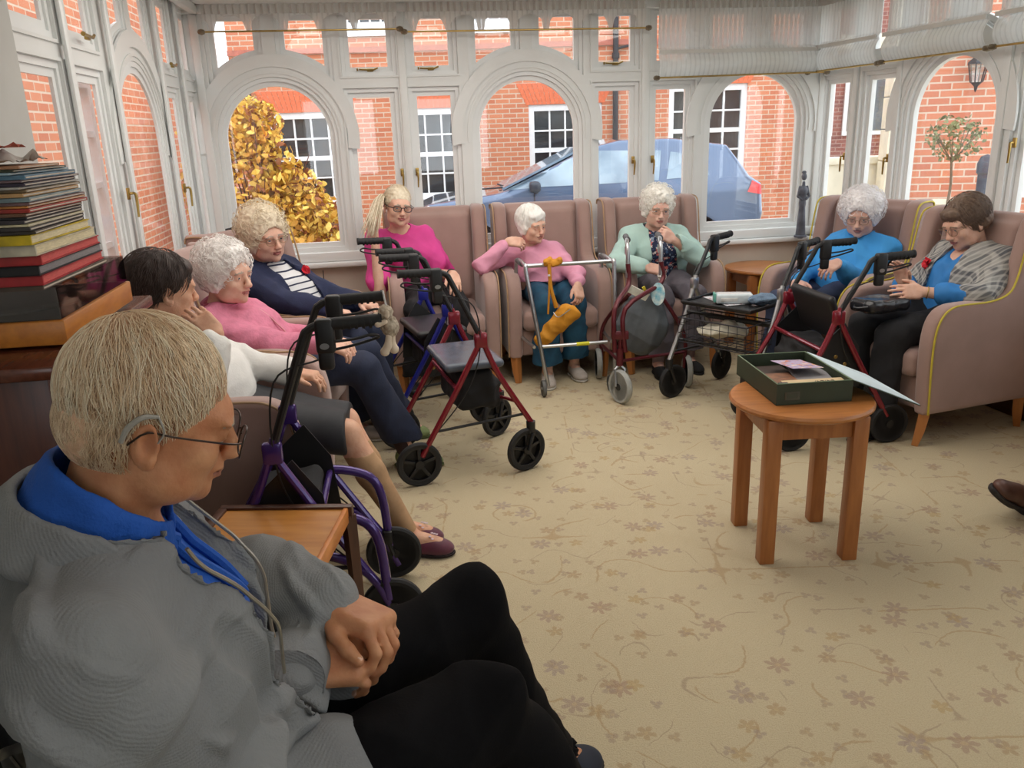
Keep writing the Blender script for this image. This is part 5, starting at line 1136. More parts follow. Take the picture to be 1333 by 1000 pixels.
strands(h, F, 420, (0, -.022, .034), (.092, .110, .100), .07, .0014, HW, curl=.22, seed=6, keep=lambda q, g: not (q[1] > .06 and q[2] < .045) and q[2] > -.045, flow=lambda q: V(q[0] * 6, q[1] * 4 + .2, -.8), name='hair_lock')
# ---------------------------------------------------------------- woman in the mint cardigan
p = Person(.99, 5.54, FH, 'woman in a mint cardigan and dark floral blouse, chin on her hand', SK2, aty(856, 270, 5.38), (FH - 4, 9, -4), k=.99, pelvis=(1.0, 5.54, .56))
p.arm(-1, aty(876, 312, 5.20), (1, -.3, -.8)); p.arm(1, aty(842, 348, 5.04), (-1, -.2, -.5))
p.leg(1, (.10, .40, .09)); p.leg(-1, (-.13, .34, .09))
p.body({-1: dict(y=(-.75, -.3, .45), z=(.2, -1, .2), curl=(55, 60, 30), thumb=.3), 1: dict(y=(.9, -.3, -.2), z=(-.1, -.6, .7), curl=(40, 40, 30), thumb=.4)}, dict(jowl=.6), lips=(192, 124, 118))
def floral_mat(name, base, cols, sc=26):
    m = bpy.data.materials.new(name); m.use_nodes = True; nt = m.node_tree; L = nt.links.new; b = nt.nodes['Principled BSDF']; tc = _n(nt, 'ShaderNodeTexCoord'); col = None
    for i, c in enumerate(cols):
        mp = _n(nt, 'ShaderNodeMapping'); mp.inputs['Location'].default_value = (i * 3.1, i, 0); L(tc.outputs['Object'], mp.inputs[0]); no = _n(nt, 'ShaderNodeTexNoise'); no.inputs['Scale'].default_value = sc * (1 + .3 * i); no.inputs['Detail'].default_value = 2; L(mp.outputs[0], no.inputs['Vector'])
        mr = _n(nt, 'ShaderNodeMapRange'); mr.inputs[1].default_value = .60; mr.inputs[2].default_value = .63; L(no.outputs['Fac'], mr.inputs[0]); mx = _n(nt, 'ShaderNodeMix', data_type='RGBA'); L(mr.outputs[0], mx.inputs[0])
        if col is None: mx.inputs[6].default_value = (*srgb(base), 1)
        else: L(col, mx.inputs[6])
        mx.inputs[7].default_value = (*srgb(c), 1); col = mx.outputs[2]
    L(col, b.inputs['Base Color']); b.inputs['Roughness'].default_value = .7; return m
p.top('floral_blouse', floral_mat('navy_floral', (30, 40, 72), [(214, 112, 104), (150, 170, 190), (70, 92, 130), (226, 210, 206)]), sleeve=.3, g=.012, disp=folds(.006, 14, 12), bust=.06, hem=.56)
MM = mat('mint_knit', (176, 206, 198), rough=.85, var=.05, vs=8, bump=.3, bs=160)
def open_front(w0, w1, z0, z1):
    def f(t):
        for k in range(12): u = k / 11; c = p.sp[3] * (1 - u) + p.sp[0] * u; t.box((c[0], c[1] + .19, c[2]), (w0 + (w1 - w0) * u, .16, .05), k=.004, op='sub', rd=.01)
    return f
p.top('mint_cardigan', MM, sleeve=.92, g=.026, disp=folds(.008, 13, 13), bust=.06, cuts=[open_front(.055, .105, 0, 0)], hem=.52, neck=.072, flare=.004)
MG = mat('grey_trousers', (104, 98, 106), rough=.85, var=.1, bump=.15, bs=160); p.bottoms('grey_trousers', MG, disp=folds(.010, 12, 14), hem=.14); p.shoes(mat('black_suede', (28, 28, 30), rough=.8), M_rub, sock=mat('mauve_sock', (150, 130, 134), rough=.9)); eyes(p.o, p.F)
glasses(p.o, p.F, mat('thin_gold_wire', (150, 120, 90), rough=.3, metal=.8), h=.015, th=.001)
curly_hair(p.o, p.F, hair_mat('cream_white', (252, 250, 244), (240, 236, 226)), size=(.103, .112, .108), seed=11, n=460)
m = MB(); q = p.wri[1] + p.D(V(.085, -.05, -.05)); bm = bmesh.new(); bmesh.ops.create_icosphere(bm, subdivisions=3, radius=.028)
for v_ in bm.verts: v_.co *= 1 + .25 * math.sin(v_.co.x * 260) * math.sin(v_.co.y * 230 + v_.co.z * 190)
m.bm(bm, Matrix.Translation(q)); o = m.build('crumpled_tissue', mat('white_tissue', (232, 228, 222), rough=.9), None); o.matrix_world = p.o.matrix_basis.copy(); tag(o, 'crumpled white tissue held in the hand of the woman in mint', 'tissue')
# ---------------------------------------------------------------- woman in the bright blue jumper
p = Person(1.99, 4.91, 214, 'woman in a bright blue jumper with fluffy white hair looking down', SK2, aty(1121, 278, 4.86), (238, 16, 0), k=1.0, pelvis=(2.0, 4.92, .565), fat=1.08, hk=1.02)
p.arm(-1, aty(1090, 342, 4.60), (.8, .5, -.6)); p.arm(1, aty(1032, 372, 4.72), (-.6, .8, -.6))
p.leg(1, (.10, .42, .09)); p.leg(-1, (-.12, .4, .09))
p.body({-1: dict(y=(-.8, -.5, -.3), z=(-.2, -.5, .9), curl=(35, 40, 25), thumb=.3), 1: dict(y=(.0, -.9, -.2), z=(-.5, -.3, .8), curl=(35, 40, 25), thumb=.3)}, dict(jowl=.8), lips=(186, 126, 118))
p.top('blue_jumper', mat('bright_blue_jersey', (64, 156, 226), rough=.8, var=.06, vs=7, bump=.2, bs=180), sleeve=.93, g=.022, disp=folds(.012, 12, 17), bust=.06, fat=1.1, neck=.06, hem=.58)
p.bottoms('navy_trousers', mat('slate_navy', (52, 62, 88), rough=.85, var=.1), disp=folds(.010, 12, 18)); p.shoes(mat('brown_grey_shoe', (86, 78, 76), rough=.6), mat('pale_sole', (200, 196, 188)), k=1.05); eyes(p.o, p.F)
glasses(p.o, p.F, mat('thin_gold_wire', (150, 120, 90), rough=.3, metal=.8), h=.017, th=.0011)
curly_hair(p.o, p.F, hair_mat('snow_white', (252, 249, 249), (240, 236, 238)), size=(.114, .122, .108), seed=21, n=560, curl=.6, amp=.004, low=-.055)
# ---------------------------------------------------------------- woman in the checked jacket
p = Person(2.27, 4.15, 199, 'woman in a grey checked jacket with a red poppy and brown bobbed hair, head bowed', SK1, aty(1256, 288, 4.16), (196, 24, 6), k=1.02, pelvis=(2.28, 4.15, .565), fat=1.02)
p.arm(-1, aty(1200, 380, 3.98), (.3, -.9, -.6), l=(.27, .25)); p.arm(1, aty(1176, 368, 4.15), (.2, .9, -.6))
p.leg(1, (.12, .46, .09)); p.leg(-1, (-.10, .50, .09))
p.body({-1: dict(y=(-1, .0, .05), z=(.1, -.9, .5), curl=(12, 18, 12), thumb=-.3), 1: dict(y=(-.35, -.2, .8), z=(.7, .5, .3), curl=(12, 18, 12), thumb=.0)}, dict(jowl=.3), lips=(186, 118, 110), brow=(130, 108, 92))
MBL = mat('blue_blouse', (48, 128, 200), rough=.7, var=.06, bump=.1, bs=120); p.top('blue_blouse', MBL, sleeve=.78, g=.016, disp=folds(.007, 15, 23), bust=.06, neck=.07, vneck=.2, flare=.018)
def plaid():
    m = bpy.data.materials.new('grey_check'); m.use_nodes = True; nt = m.node_tree; L = nt.links.new; b = nt.nodes['Principled BSDF']; tc = _n(nt, 'ShaderNodeTexCoord'); mp = _n(nt, 'ShaderNodeMapping'); mp.inputs['Rotation'].default_value = (.5, .35, .3); L(tc.outputs['Object'], mp.inputs[0]); col = None
    for ax, sc, c, f in (('X', 7, (70, 72, 80), .65), ('Z', 7, (76, 78, 86), .65), ('X', 14, (214, 210, 202), .32), ('Z', 14, (206, 202, 196), .32)):
        w = _n(nt, 'ShaderNodeTexWave', bands_direction=ax); w.inputs['Scale'].default_value = sc; w.inputs['Distortion'].default_value = .0; L(mp.outputs[0], w.inputs[0]); mr = _n(nt, 'ShaderNodeMapRange'); mr.inputs[1].default_value = .55; mr.inputs[2].default_value = .85; mr.inputs[4].default_value = f; L(w.outputs['Fac'], mr.inputs[0])
        mx = _n(nt, 'ShaderNodeMix', data_type='RGBA'); L(mr.outputs[0], mx.inputs[0]); mx.inputs[7].default_value = (*srgb(c), 1)
        if col is None: mx.inputs[6].default_value = (*srgb((150, 148, 144)), 1)
        else: L(col, mx.inputs[6])
        col = mx.outputs[2]
    L(col, b.inputs['Base Color']); b.inputs['Roughness'].default_value = .8; return m
p.top('checked_jacket', plaid(), sleeve=.60, g=.032, disp=folds(.010, 13, 24), bust=.06, cuts=[open_front(.05, .085, 0, 0)], hem=.5, neck=.075, flare=.012)
q = p.sp[2] + V(.10, .4, .05); hp = hit(p.topS, q, (0, -1, 0)); 
if hp is not None: poppy(p.o, hp + V(0, .006, 0), (0.2, 1, .2))
p.bottoms('black_trousers', M_dark, disp=folds(.010, 12, 25)); p.shoes(M_blackp, M_rub); eyes(p.o, p.F); glasses(p.o, p.F, mat('thin_gold_wire', (150, 120, 90), rough=.3, metal=.8), h=.017, w=.025, th=.0012)
HBR = hair_mat('brown_grey', (124, 102, 86), (92, 72, 60)); F = p.F
s = SDF(F.o - .2, F.o + .2, .0045); s.ell(F.p((0, -.024, .032)), (.094, .112, .100), M=F.M); s.ell(F.p((0, -.045, -.02)), (.096, .088, .064), M=F.M, k=.03); s.ell(F.p((0, .07, .07)), (.056, .032, .034), M=F.M, k=.02); s.ell(F.p((0, .112, -.045)), (.062, .085, .088), M=F.M, k=.01, op='sub'); s.ell(F.p((0, -.02, -.13)), (.11, .13, .07), M=F.M, k=.012, op='sub'); h = s.build('hair', HBR, p.o, disp=folds(.003, 45, 3))
strands(h, F, 520, (0, -.026, .028), (.097, .114, .104), .10, .0014, HBR, curl=.15, seed=8, keep=lambda q, g: not (q[1] > .045 and q[2] < .04) and q[2] > -.04, flow=lambda q: V(q[0] * 5, -.3 + q[1] * 2, -1), name='hair_lock')
for sx in (-1, 1):
    if sx in p.wri: m = MB(); q = p.wri[sx]; ax = p.elb[sx] - q; ax /= np.linalg.norm(ax); u = np.cross(ax, V(0, 0, 1)); u /= np.linalg.norm(u); v = np.cross(ax, u); m.tube([q + ax * .025 + (u * math.cos(a) + v * math.sin(a)) * .030 for a in np.linspace(0, 2 * PI, 18, endpoint=False)], .0022, closed=True); m.build('bracelet', M_brass, p.o)
    break
# ---------------------------------------------------------------- dark haired woman in white, nearest on the left
p = Person(-1.11, 2.94, 3, 'dark haired woman in a white cardigan and black skirt, cheek on her hand', SK3, aty(212, 374, 2.90), (42, 8, 4), k=1.0, pelvis=(-1.10, 2.96, .56), fat=1.02, hk=1.04)
p.arm(-1, aty(255, 418, 2.80), (.6, -.9, -1)) if False else p.arm(1 * -1, (-.85, 3.12, .66), (.2, 1, -.8)); p.arm(1, aty(282, 436, 2.80), (.9, -.3, -1.))
p.hip[1] = p.pel + V(.085, .03, 0)
p.leg(1, tuple(atz(530, 690, .10)), world=True, toe=(1, -.12, 0), l=(.45, .44)); p.leg(-1, tuple(atz(518, 676, .10)), world=True, toe=(1, -.1, 0), l=(.45, .44))
p.body({1: dict(y=(-.62, .1, .75), z=(.5, -.8, .3), curl=(18, 25, 20), thumb=.0), -1: dict(y=(.9, -.2, -.1), z=(0, 0, 1), curl=(30, 30, 20))}, dict(jowl=.5))
MW = mat('white_knit', (226, 224, 220), rough=.85, var=.04, bump=.3, bs=120)
p.top('white_cardigan', MW, sleeve=.93, g=.030, disp=folds(.010, 12, 33), hem=.5, neck=.07, fat=1.04)
p.bottoms('black_skirt', mat('black_skirt_cloth', (36, 37, 42), rough=.7, var=.1), disp=folds(.005, 11, 34), skirt=.02)
MSL = mat('burgundy_velvet', (92, 26, 54), rough=.6, var=.15, sheen=.4); p.shoes(MSL, mat('dark_sole', (40, 28, 32), rough=.8), slip=True)
MSO = mat('tan_sock', (176, 140, 104), rough=.8)
for sd in (-1, 1):
    a, kn = p.ank[sd], p.knee[sd]; t = SDF(np.minimum(a, kn) - .1, np.maximum(a, kn) + .1, .006); mid = kn * .6 + a * .4; t.cone(kn * .82 + a * .18, mid, .0535, .0545, k=.02); t.cone(mid, a, .0545, .0365, k=.02); t.box((kn[0], kn[1], (kn * .82 + a * .18)[2] + .1), (.3, .3, .1), k=.002, op='sub', rd=.001); t.build('knee_sock', MSO, p.o)
    m = MB()
    for k in range(5): q = a + p.toe[sd] * (.09 + .012 * (k % 3)) + np.cross(p.toe[sd], V(0, 0, 1)) * (.012 * (k - 2)) + V(0, 0, -.016 - .004 * abs(k - 2)); m.lathe([(0, .003), (.006, .001), (0, -.004)], c=(0, 0, 0), n=6, M=Matrix.Translation(q))
    m.build('embroidery', mat('silver_thread', (200, 180, 190), rough=.5), p.o)
HD = hair_mat('dark_brown', (74, 58, 52), (50, 38, 34)); F = p.F
s = SDF(F.o - .2, F.o + .2, .0045); s.ell(F.p((0, -.026, .034)), (.092, .112, .100), M=F.M); s.ell(F.p((0, -.075, -.03)), (.066, .042, .062), M=F.M, k=.03); s.ell(F.p((0, .06, .07)), (.058, .036, .036), M=F.M, k=.02); s.ell(F.p((0, .112, -.045)), (.070, .085, .088), M=F.M, k=.01, op='sub')
for sx in (-1, 1): s.ell(F.p((sx * .095, -.006, -.018)), (.03, .026, .038), M=F.M, k=.006, op='sub')
h = s.build('hair', HD, p.o, disp=folds(.003, 45, 3))
strands(h, F, 800, (0, -.027, .030), (.095, .115, .104), .06, .0013, HD, curl=.18, seed=9, keep=lambda q, g: not (q[1] > .025 and q[2] < .04) and q[2] > -.05 and not (abs(q[0]) > .06 and abs(q[1]) < .03 and q[2] < .01), flow=lambda q: V(q[0] * 3, q[1] * 3 - .2, -.9), name='hair_lock')
# ---------------------------------------------------------------- woman in the pink cardigan
p = Person(-1.17, 3.66, -4, 'curly white haired woman in a pink knitted cardigan on the left', SK1, aty(294, 356, 3.56), (-22, 4, 0), k=1.0, pelvis=(-1.15, 3.66, .56), fat=1.08, hk=1.06)
p.arm(1, (-.80, 3.50, .68), (-.2, -1, -.8)); p.arm(-1, (-.82, 3.66, .66), (-.2, 1, -.8))
p.leg(1, (.05, .72, .10), l=(.46, .45)); p.leg(-1, (-.10, .80, .10), l=(.48, .47)); p.leg(1, tuple(atz(528, 582, .10)), world=True, toe=(1, -.05, 0), l=(.47, .46)); p.leg(-1, tuple(atz(516, 545, .1)), world=True, toe=(1, -.2, 0), l=(.47, .46))
p.body({1: dict(y=(.85, .25, -.45), z=(0, -.3, 1), curl=(25, 30, 20)), -1: dict(y=(.9, -.3, -.2), z=(0, 0, 1), curl=(25, 30, 20))}, dict(jowl=.8), lips=(188, 122, 114))
MPK = mat('pink_cable_knit', (214, 128, 154), rough=.85, var=.08, vs=30, bump=.7, bs=85); p.top('pink_cardigan', MPK, sleeve=.92, g=.026, disp=folds(.011, 12, 43), bust=.06, fat=1.08, neck=.07)
m = MB(); pts = []
for u in np.linspace(0, 1, 9):
    c = p.sp[3] * (1 - u) + p.sp[1] * u; q = hit(p.topS, c + V(.0, .4, .02), (0, -1, 0))
    if q is not None: pts.append(q + V(0, .002, 0))
if len(pts) > 2: m.tube(pts, .004, n=6); m.build('button_band', mat('pale_pink_trim', (226, 160, 170), rough=.8), p.o)
p.bottoms('navy_trousers', M_navy, disp=folds(.008, 12, 44), hem=.15); p.shoes(mat('sage_green_suede', (132, 146, 96), rough=.8, var=.1), mat('green_sole', (96, 110, 70), rough=.8), sock=mat('brown_sock', (62, 44, 44), rough=.9)); eyes(p.o, p.F)
curly_hair(p.o, p.F, hair_mat('silver', (248, 244, 240), (230, 224, 220)), size=(.104, .114, .106), seed=31, n=620, amp=.006, curl=.9)
# ---------------------------------------------------------------- woman in the striped top
p = Person(-1.19, 4.42, -24, 'woman in a navy cardigan over a striped top, red poppy, wavy blonde hair', SK1, aty(344, 306, 4.32), (-42, 8, 6), k=1.03, pelvis=(-1.18, 4.42, .57), fat=1.12, hk=1.06)
p.arm(1, (-.88, 4.08, .70), (-.3, -1, -.8)); p.arm(-1, (-.80, 4.40, .68), (-.2, 1, -.8)); p.leg(1, (.10, .42, .09)); p.leg(-1, (-.12, .44, .09))
p.body({1: dict(y=(.8, .1, -.2), z=(0, 0, 1), curl=(25, 30, 20)), -1: dict(y=(.8, -.4, -.2), z=(0, 0, 1), curl=(25, 30, 20))}, dict(jowl=.7), lips=(190, 116, 110))
ms = mat('white_and_navy_stripe', (226, 226, 228), rough=.8, var=.02)
def stripes(m, c, n_=19):
    nt = m.node_tree; b = nt.nodes['Principled BSDF']; tc = _n(nt, 'ShaderNodeTexCoord'); w = _n(nt, 'ShaderNodeTexWave', bands_direction='Z'); w.inputs['Scale'].default_value = n_ * .5; w.inputs['Distortion'].default_value = .5; nt.links.new(tc.outputs['Object'], w.inputs[0]); mr = _n(nt, 'ShaderNodeMapRange'); mr.inputs[1].default_value = .86; mr.inputs[2].default_value = .9; nt.links.new(w.outputs['Fac'], mr.inputs[0]); mx = _n(nt, 'ShaderNodeMix', data_type='RGBA'); nt.links.new(mr.outputs[0], mx.inputs[0]); old = b.inputs['Base Color'].links[0].from_socket; nt.links.new(old, mx.inputs[6]); mx.inputs[7].default_value = (*srgb(c), 1); nt.links.new(mx.outputs[2], b.inputs['Base Color'])
stripes(ms, (34, 40, 70)); p.top('striped_top', ms, sleeve=.3, g=.014, disp=folds(.006, 13, 53), bust=.06, fat=1.1)
MNC = mat('navy_knit', (34, 42, 74), rough=.85, var=.1, bump=.3, bs=160); p.top('navy_cardigan', MNC, sleeve=.93, g=.030, disp=folds(.008, 13, 54), bust=.06, cuts=[open_front(.07, .12, 0, 0)], fat=1.1, neck=.075)
q = p.sp[2] + V(-.085, .5, .085); hp = hit(p.topS, q, (0, -1, 0))
if hp is not None: poppy(p.o, hp + V(0, .006, 0), (0, 1, .2))
p.bottoms('navy_trousers', M_navy, disp=folds(.008, 12, 55)); p.shoes(MGS, mat('pale_sole', (200, 196, 188))); eyes(p.o, p.F); glasses(p.o, p.F, mat('thin_gold_wire', (150, 120, 90), rough=.3, metal=.8), h=.015, th=.0012)
curly_hair(p.o, p.F, hair_mat('ash_blonde', (240, 228, 204), (218, 202, 174)), size=(.106, .116, .112), seed=41, n=560, amp=.004, curl=.5, low=-.06)
# ---------------------------------------------------------------- man in the grey cardigan, foreground
SKM = skin('man', (204, 148, 108), (182, 118, 82))
p = Person(-.50, 1.00, 22, 'elderly man in a grey ribbed cardigan and blue polo shirt, hands folded in his lap', SKM, aty(199, 537, .96), (27, 20, 3), k=1.09, pelvis=(-.52, 1.03, .575), fat=.84, vox=.0040, hk=.85)
p.hip = {1: p.L((-.47, .93, .575)), -1: p.L((-.52, 1.14, .575))}
p.ank = {-1: p.L((.03, 1.62, .10)), 1: p.L((.10, 1.34, .10))}; p.knee = {-1: p.L((-.115, 1.50, .595)), 1: p.L((-.07, 1.235, .565))}
p.toe = {-1: p.D(V(.85, .5, 0)), 1: p.D(V(.9, .3, 0))}
p.sh = {1: p.nk + V(.186, -.02, -.075), -1: p.nk + V(-.180, .0, -.075)}
p.arm(1, atz(386, 862, .715), (-.2, -1.3, -.25), l=(.30, .265)); p.arm(-1, atz(432, 786, .765), (-.3, 1, -.9), l=(.30, .265))
p.body({1: dict(y=(1, .14, -.06), z=(-.05, -.45, .9), curl=(40, 60, 40), k=1.1, thumb=.6, spread=1), -1: dict(y=(.86, -.42, -.18), z=(.25, .15, .95), curl=(46, 52, 25), k=1.12, thumb=.25, spread=2, dcurl=0)}, dict(jowl=1., detail=True), lips=(170, 108, 88), brow=(170, 158, 140))
for sd, tp in p.tips.items():      # nails
    for k, (t, d) in enumerate(tp[0]):
        d = d / np.linalg.norm(d); up = tp[3] + (tp[2] * .9 if k < 4 and sd == -1 else 0); nz = up - d * (up @ d); nz /= np.linalg.norm(nz); x = np.cross(d, nz); T = Matrix(np.stack([x, d, nz], 1).tolist()).to_4x4(); T.translation = Vector(t + nz * (.0068 if k < 4 else .0078) - d * .001)
        if sd == 1 or k == 4 or True:
            m = MB(); m.lathe([(0, .0012), (.0045, .0008), (.0058, -.0012), (0, -.002)], n=12, M=T @ Matrix.Diagonal((1, 1.2, 1, 1))); m.build('nail', mat('finger_nail', (222, 178, 152), rough=.3), p.o)
F = p.F; eyes(p.o, F, iris=(110, 120, 120), look=(0, -.006))
gl = glasses(p.o, F, mat('gunmetal_frame', (62, 52, 48), rough=.3, metal=.7), w=.026, h=.021, y=.116, z=-.012, th=.0013)
# hearing aid
m = MB(); m.tube([F.p((.083, -.004, .022)), F.p((.087, -.022, .020)), F.p((.088, -.036, .004)), F.p((.086, -.040, -.016))], [.0022, .0034, .0036, .0028], n=10, smooth=4); m.tube([F.p((.083, -.004, .022)), F.p((.086, .006, .004)), F.p((.084, .002, -.012))], .0012, smooth=3); m.build('hearing_aid', mat('silver_plastic', (150, 146, 138), rough=.3), p.o)
HM = mat('hair_sandy_white', (240, 216, 184), rough=.5, var=.15, vs=60, rgb2=(218, 186, 148)); HM2 = mat('hair_thin_scalp', (224, 182, 150), rough=.6, var=.15, vs=40, rgb2=(196, 156, 120), bump=.5, bs=220)
s = SDF(F.o - .2, F.o + .2, .0032); s.ell(F.p((0, -.018, .034)), V(.079, .100, .098) * F.k, M=F.M); s.ell(F.p((0, -.07, -.03)), V(.060, .036, .05) * F.k, M=F.M, k=.03); s.ell(F.p((0, .128, -.030)), V(.12, .112, .112) * F.k, M=F.M, k=.012, op='sub'); s.ell(F.p((0, .035, -.10)), V(.11, .085, .07) * F.k, M=F.M, k=.008, op='sub')
for sx in (-1, 1): s.ell(F.p((sx * .09, -.006, -.022)), V(.03, .030, .040) * F.k, M=F.M, k=.006, op='sub')
h = s.build('hair', HM2, p.o, disp=folds(.0012, 110, 3))
def keepm(q, g):
    if q[2] < -.085: return False
    if q[1] > .055 and g.random() > .25: return False
    if abs(q[0]) > .062 and -.038 < q[1] < .03 and q[2] < .018: return False
    if q[1] > .02 and q[2] < .0: return False
    return True
def flowm(q): c = V(-.03, -.045, .12); d = q - c; d[1] += .03 if q[2] > .03 else -.02; return d / (np.linalg.norm(d) + .02) + V(0, .15 if q[1] > -.02 else -.1, -.5)
strands(h, F, 3900, (0, -.019, .033), (.080, .101, .099), .055, .00048, HM, curl=.22, seed=3, keep=keepm, flow=flowm, name='hair_strands')
strands(h, F, 1800, (0, -.014, -.015), (.0775, .100, .078), .045, .00048, HM, curl=.2, seed=14, keep=lambda q, g: q[1] < -.03 and q[2] < .04, flow=lambda q: V(0, .1, -1), name='nape_hair')
strands(h, F, 700, (0, -.019, .033), (.0805, .102, .0995), .085, .0006, mat('hair_pale', (240, 224, 196), rough=.45, var=.1), curl=.24, seed=4, keep=lambda q, g: keepm(q, g) and q[1] < .05, flow=flowm, name='pale_strands')
# blue polo shirt
MB_ = mat('royal_blue_polo', (22, 84, 176), rough=.8, var=.07, vs=9, bump=.3, bs=260)
p.top('polo_shirt', MB_, sleeve=.12, g=.003, disp=folds(.002, 16, 62), neck=.060, vneck=.12, fat=.96, vox=.006)
def collar(m, nm, rr, rv, up, n0=0., gap=.8, drop=0.):
    q = SDF(p.nk - .22, p.nk + .24, .004); ax = F.p((0, -.03, -.05)) - p.nk; ax /= np.linalg.norm(ax)
    f = V(0, 1, 0) - ax * ax[1]; f /= np.linalg.norm(f); r_ = np.cross(f, ax); c = p.nk + ax * up
    A = np.linspace(gap, 2 * PI - gap, 40)
    for a in A:
        d = -(-f * math.cos(a)) ; d = f * math.cos(a) + r_ * math.sin(a); fr = max(0, math.cos(a)); 
        pos = c + d * rr * (1 + .18 * fr) - ax * (.035 * fr + drop * fr) + ax * .012 * max(0, -math.cos(a)); tan = np.cross(ax, d); o = d * .55 - ax; o /= np.linalg.norm(o)
        q.cone(pos + ax * rv * .55, pos + o * rv, .0048, .0048, k=.012)
    return q.build(nm, m, p.o, disp=folds(.002, 40, 7))
collar(MB_, 'shirt_collar', .072, .042, .045, gap=.35)
for i in range(2):   # placket edges hanging open
    sx = -1 if i else 1; m = MB(); c0 = p.sp[3]; pts = []
    for u in np.linspace(0, 1, 10):
        c = c0 * (1 - u) + (p.sp[3] * .35 + p.sp[2] * .65) * u; hq = hit(p.topS, c + V(sx * (.035 * (1 - u) + .008), .35, .05 * (1 - u)), (0, -1, 0)); 
        if hq is not None: pts.append(hq + V(0, .006, 0))
    if len(pts) > 3: m.tube(pts, .008, n=8, smooth=2); m.build('placket', MB_, p.o)
# grey ribbed cardigan
MGC = wave_bump(mat('grey_rib_knit', (136, 138, 138), rough=.9, var=.10, vs=4, bump=.3, bs=320, rgb2=(118, 119, 121)), 104, .18, 'DIAGONAL', .0025, .5)
def open_man(t):
    for k in range(16):
        u = k / 15; c = p.sp[3] * (1 - u) + (p.sp[1] * .75 + p.sp[0] * .25) * u; w_ = .072 * (1 - u) ** .8 + .012; t.box((c[0] - .012 + .01 * u, c[1] + .21, c[2] + .03 * (1 - u)), (w_, .17, .03), k=.004, op='sub', rd=.008)
    for sd in (1, -1):
        a, e, w_ = p.sh[sd], p.elb[sd], p.wri[sd]; Q = []
        for u in np.linspace(.12, .95, 9):
            c = a * (1 - u) + e * u; h_ = hit(t, (c[0] - sd * .062, c[1] + .42, c[2] - .02 * (1 - u)), (0, -1, 0))
            if h_ is not None and (not Q or np.linalg.norm(h_ - Q[-1]) < .10): Q.append(h_)
        if len(Q) > 2: t.chain([q_ + V(0, .002, 0) for q_ in Q], [.012] * len(Q), k=.025, op='sub')
        Q = []
        for u in np.linspace(.05, .9, 8):
            c = e * (1 - u) + w_ * u; h_ = hit(t, (c[0] - sd * .066, c[1] + .01, c[2] + .35), (0, 0, -1))
            if h_ is not None and (not Q or np.linalg.norm(h_ - Q[-1]) < .09): Q.append(h_)
        if len(Q) > 2: t.chain([q_ + V(0, 0, .0) for q_ in Q], [.013] * len(Q), k=.025, op='sub')
def man_disp():
    a = folds(.026, 9, 70, direction=(.2, .5, -1)); c = folds(.020, 17, 72, direction=(.3, .9, .6))
    return lambda P: np.maximum(a(P), -.009) + np.maximum(c(P), -.007) + .003
t_cuts = [open_man]
p.top('grey_cardigan', MGC, sleeve=.97, g=.034, sl_g=.040, disp=man_disp(), cuts=t_cuts, neck=.080, fat=1.04, vox=.006, flare=.004, hem=.54, ak=.008)
# skirt of the cardigan over the hips
q = p.grid(.007, legs=False, mg=.2)
q.cone(p.sp[0], p.sp[1], .150, .138, lat=V(1, 0, 0), w=1.42, k=.04)
for sd in (-1, 1): q.cone(p.hip[sd], p.hip[sd] * .62 + p.knee[sd] * .38, .125, .112, k=.04)
q.box(((p.hip[-1] + p.hip[1]) / 2 + V(0, .0, -.32)), (.5, .5, .25), k=.01, op='sub'); mid = (p.knee[-1] + p.knee[1]) / 2 * .35 + (p.hip[-1] + p.hip[1]) / 2 * .65; q.box(mid + V(0, .12, .05), (.03, .2, .2), k=.03, op='sub')
q.build('cardigan_hem', MGC, p.o, disp=folds(.006, 12, 75))
m2 = MGC
def neckband():
    q = SDF(p.nk - .26, p.nk + .26, .005); ax = F.p((0, -.03, -.05)) - p.nk; ax /= np.linalg.norm(ax); f = V(0, 1, 0) - ax * ax[1]; f /= np.linalg.norm(f); r_ = np.cross(f, ax); c = p.nk + ax * .012
    for a in np.linspace(.45, 2 * PI - .45, 44):
        d = f * math.cos(a) + r_ * math.sin(a); fr = max(0, math.cos(a)); pos = c + d * .102 * (1 + .20 * fr) - ax * .055 * fr; q.cone(pos + ax * .022, pos - ax * .03 + d * .022, .0075, .009, k=.012)
    return q.build('neckband', MGC, p.o, disp=folds(.002, 30, 9))
neckband()
for sx in (-1, 1):
    pts = []
    for k in range(20):
        u = k / 19; c = p.sp[3] * (1 - u) + (p.sp[1] * .75 + p.sp[0] * .25) * u; w_ = .072 * (1 - u) ** .8 + .012
        hq = hit(p.topS, V(c[0] - .012 + .01 * u + sx * (w_ + .008), c[1] + .4, c[2] + .03 * (1 - u)), (0, -1, 0))
        if hq is not None and u < .72 and hq[1] < c[1] + .23 and (not pts or np.linalg.norm(hq - pts[-1]) < .05): pts.append(hq + V(0, .004, 0))
    if len(pts) > 4: m = MB(); m.tube(pts, .0028, n=6, smooth=3); m.build('zip', mat('metal_zip', (170, 164, 150), rough=.35, metal=.7), p.o)
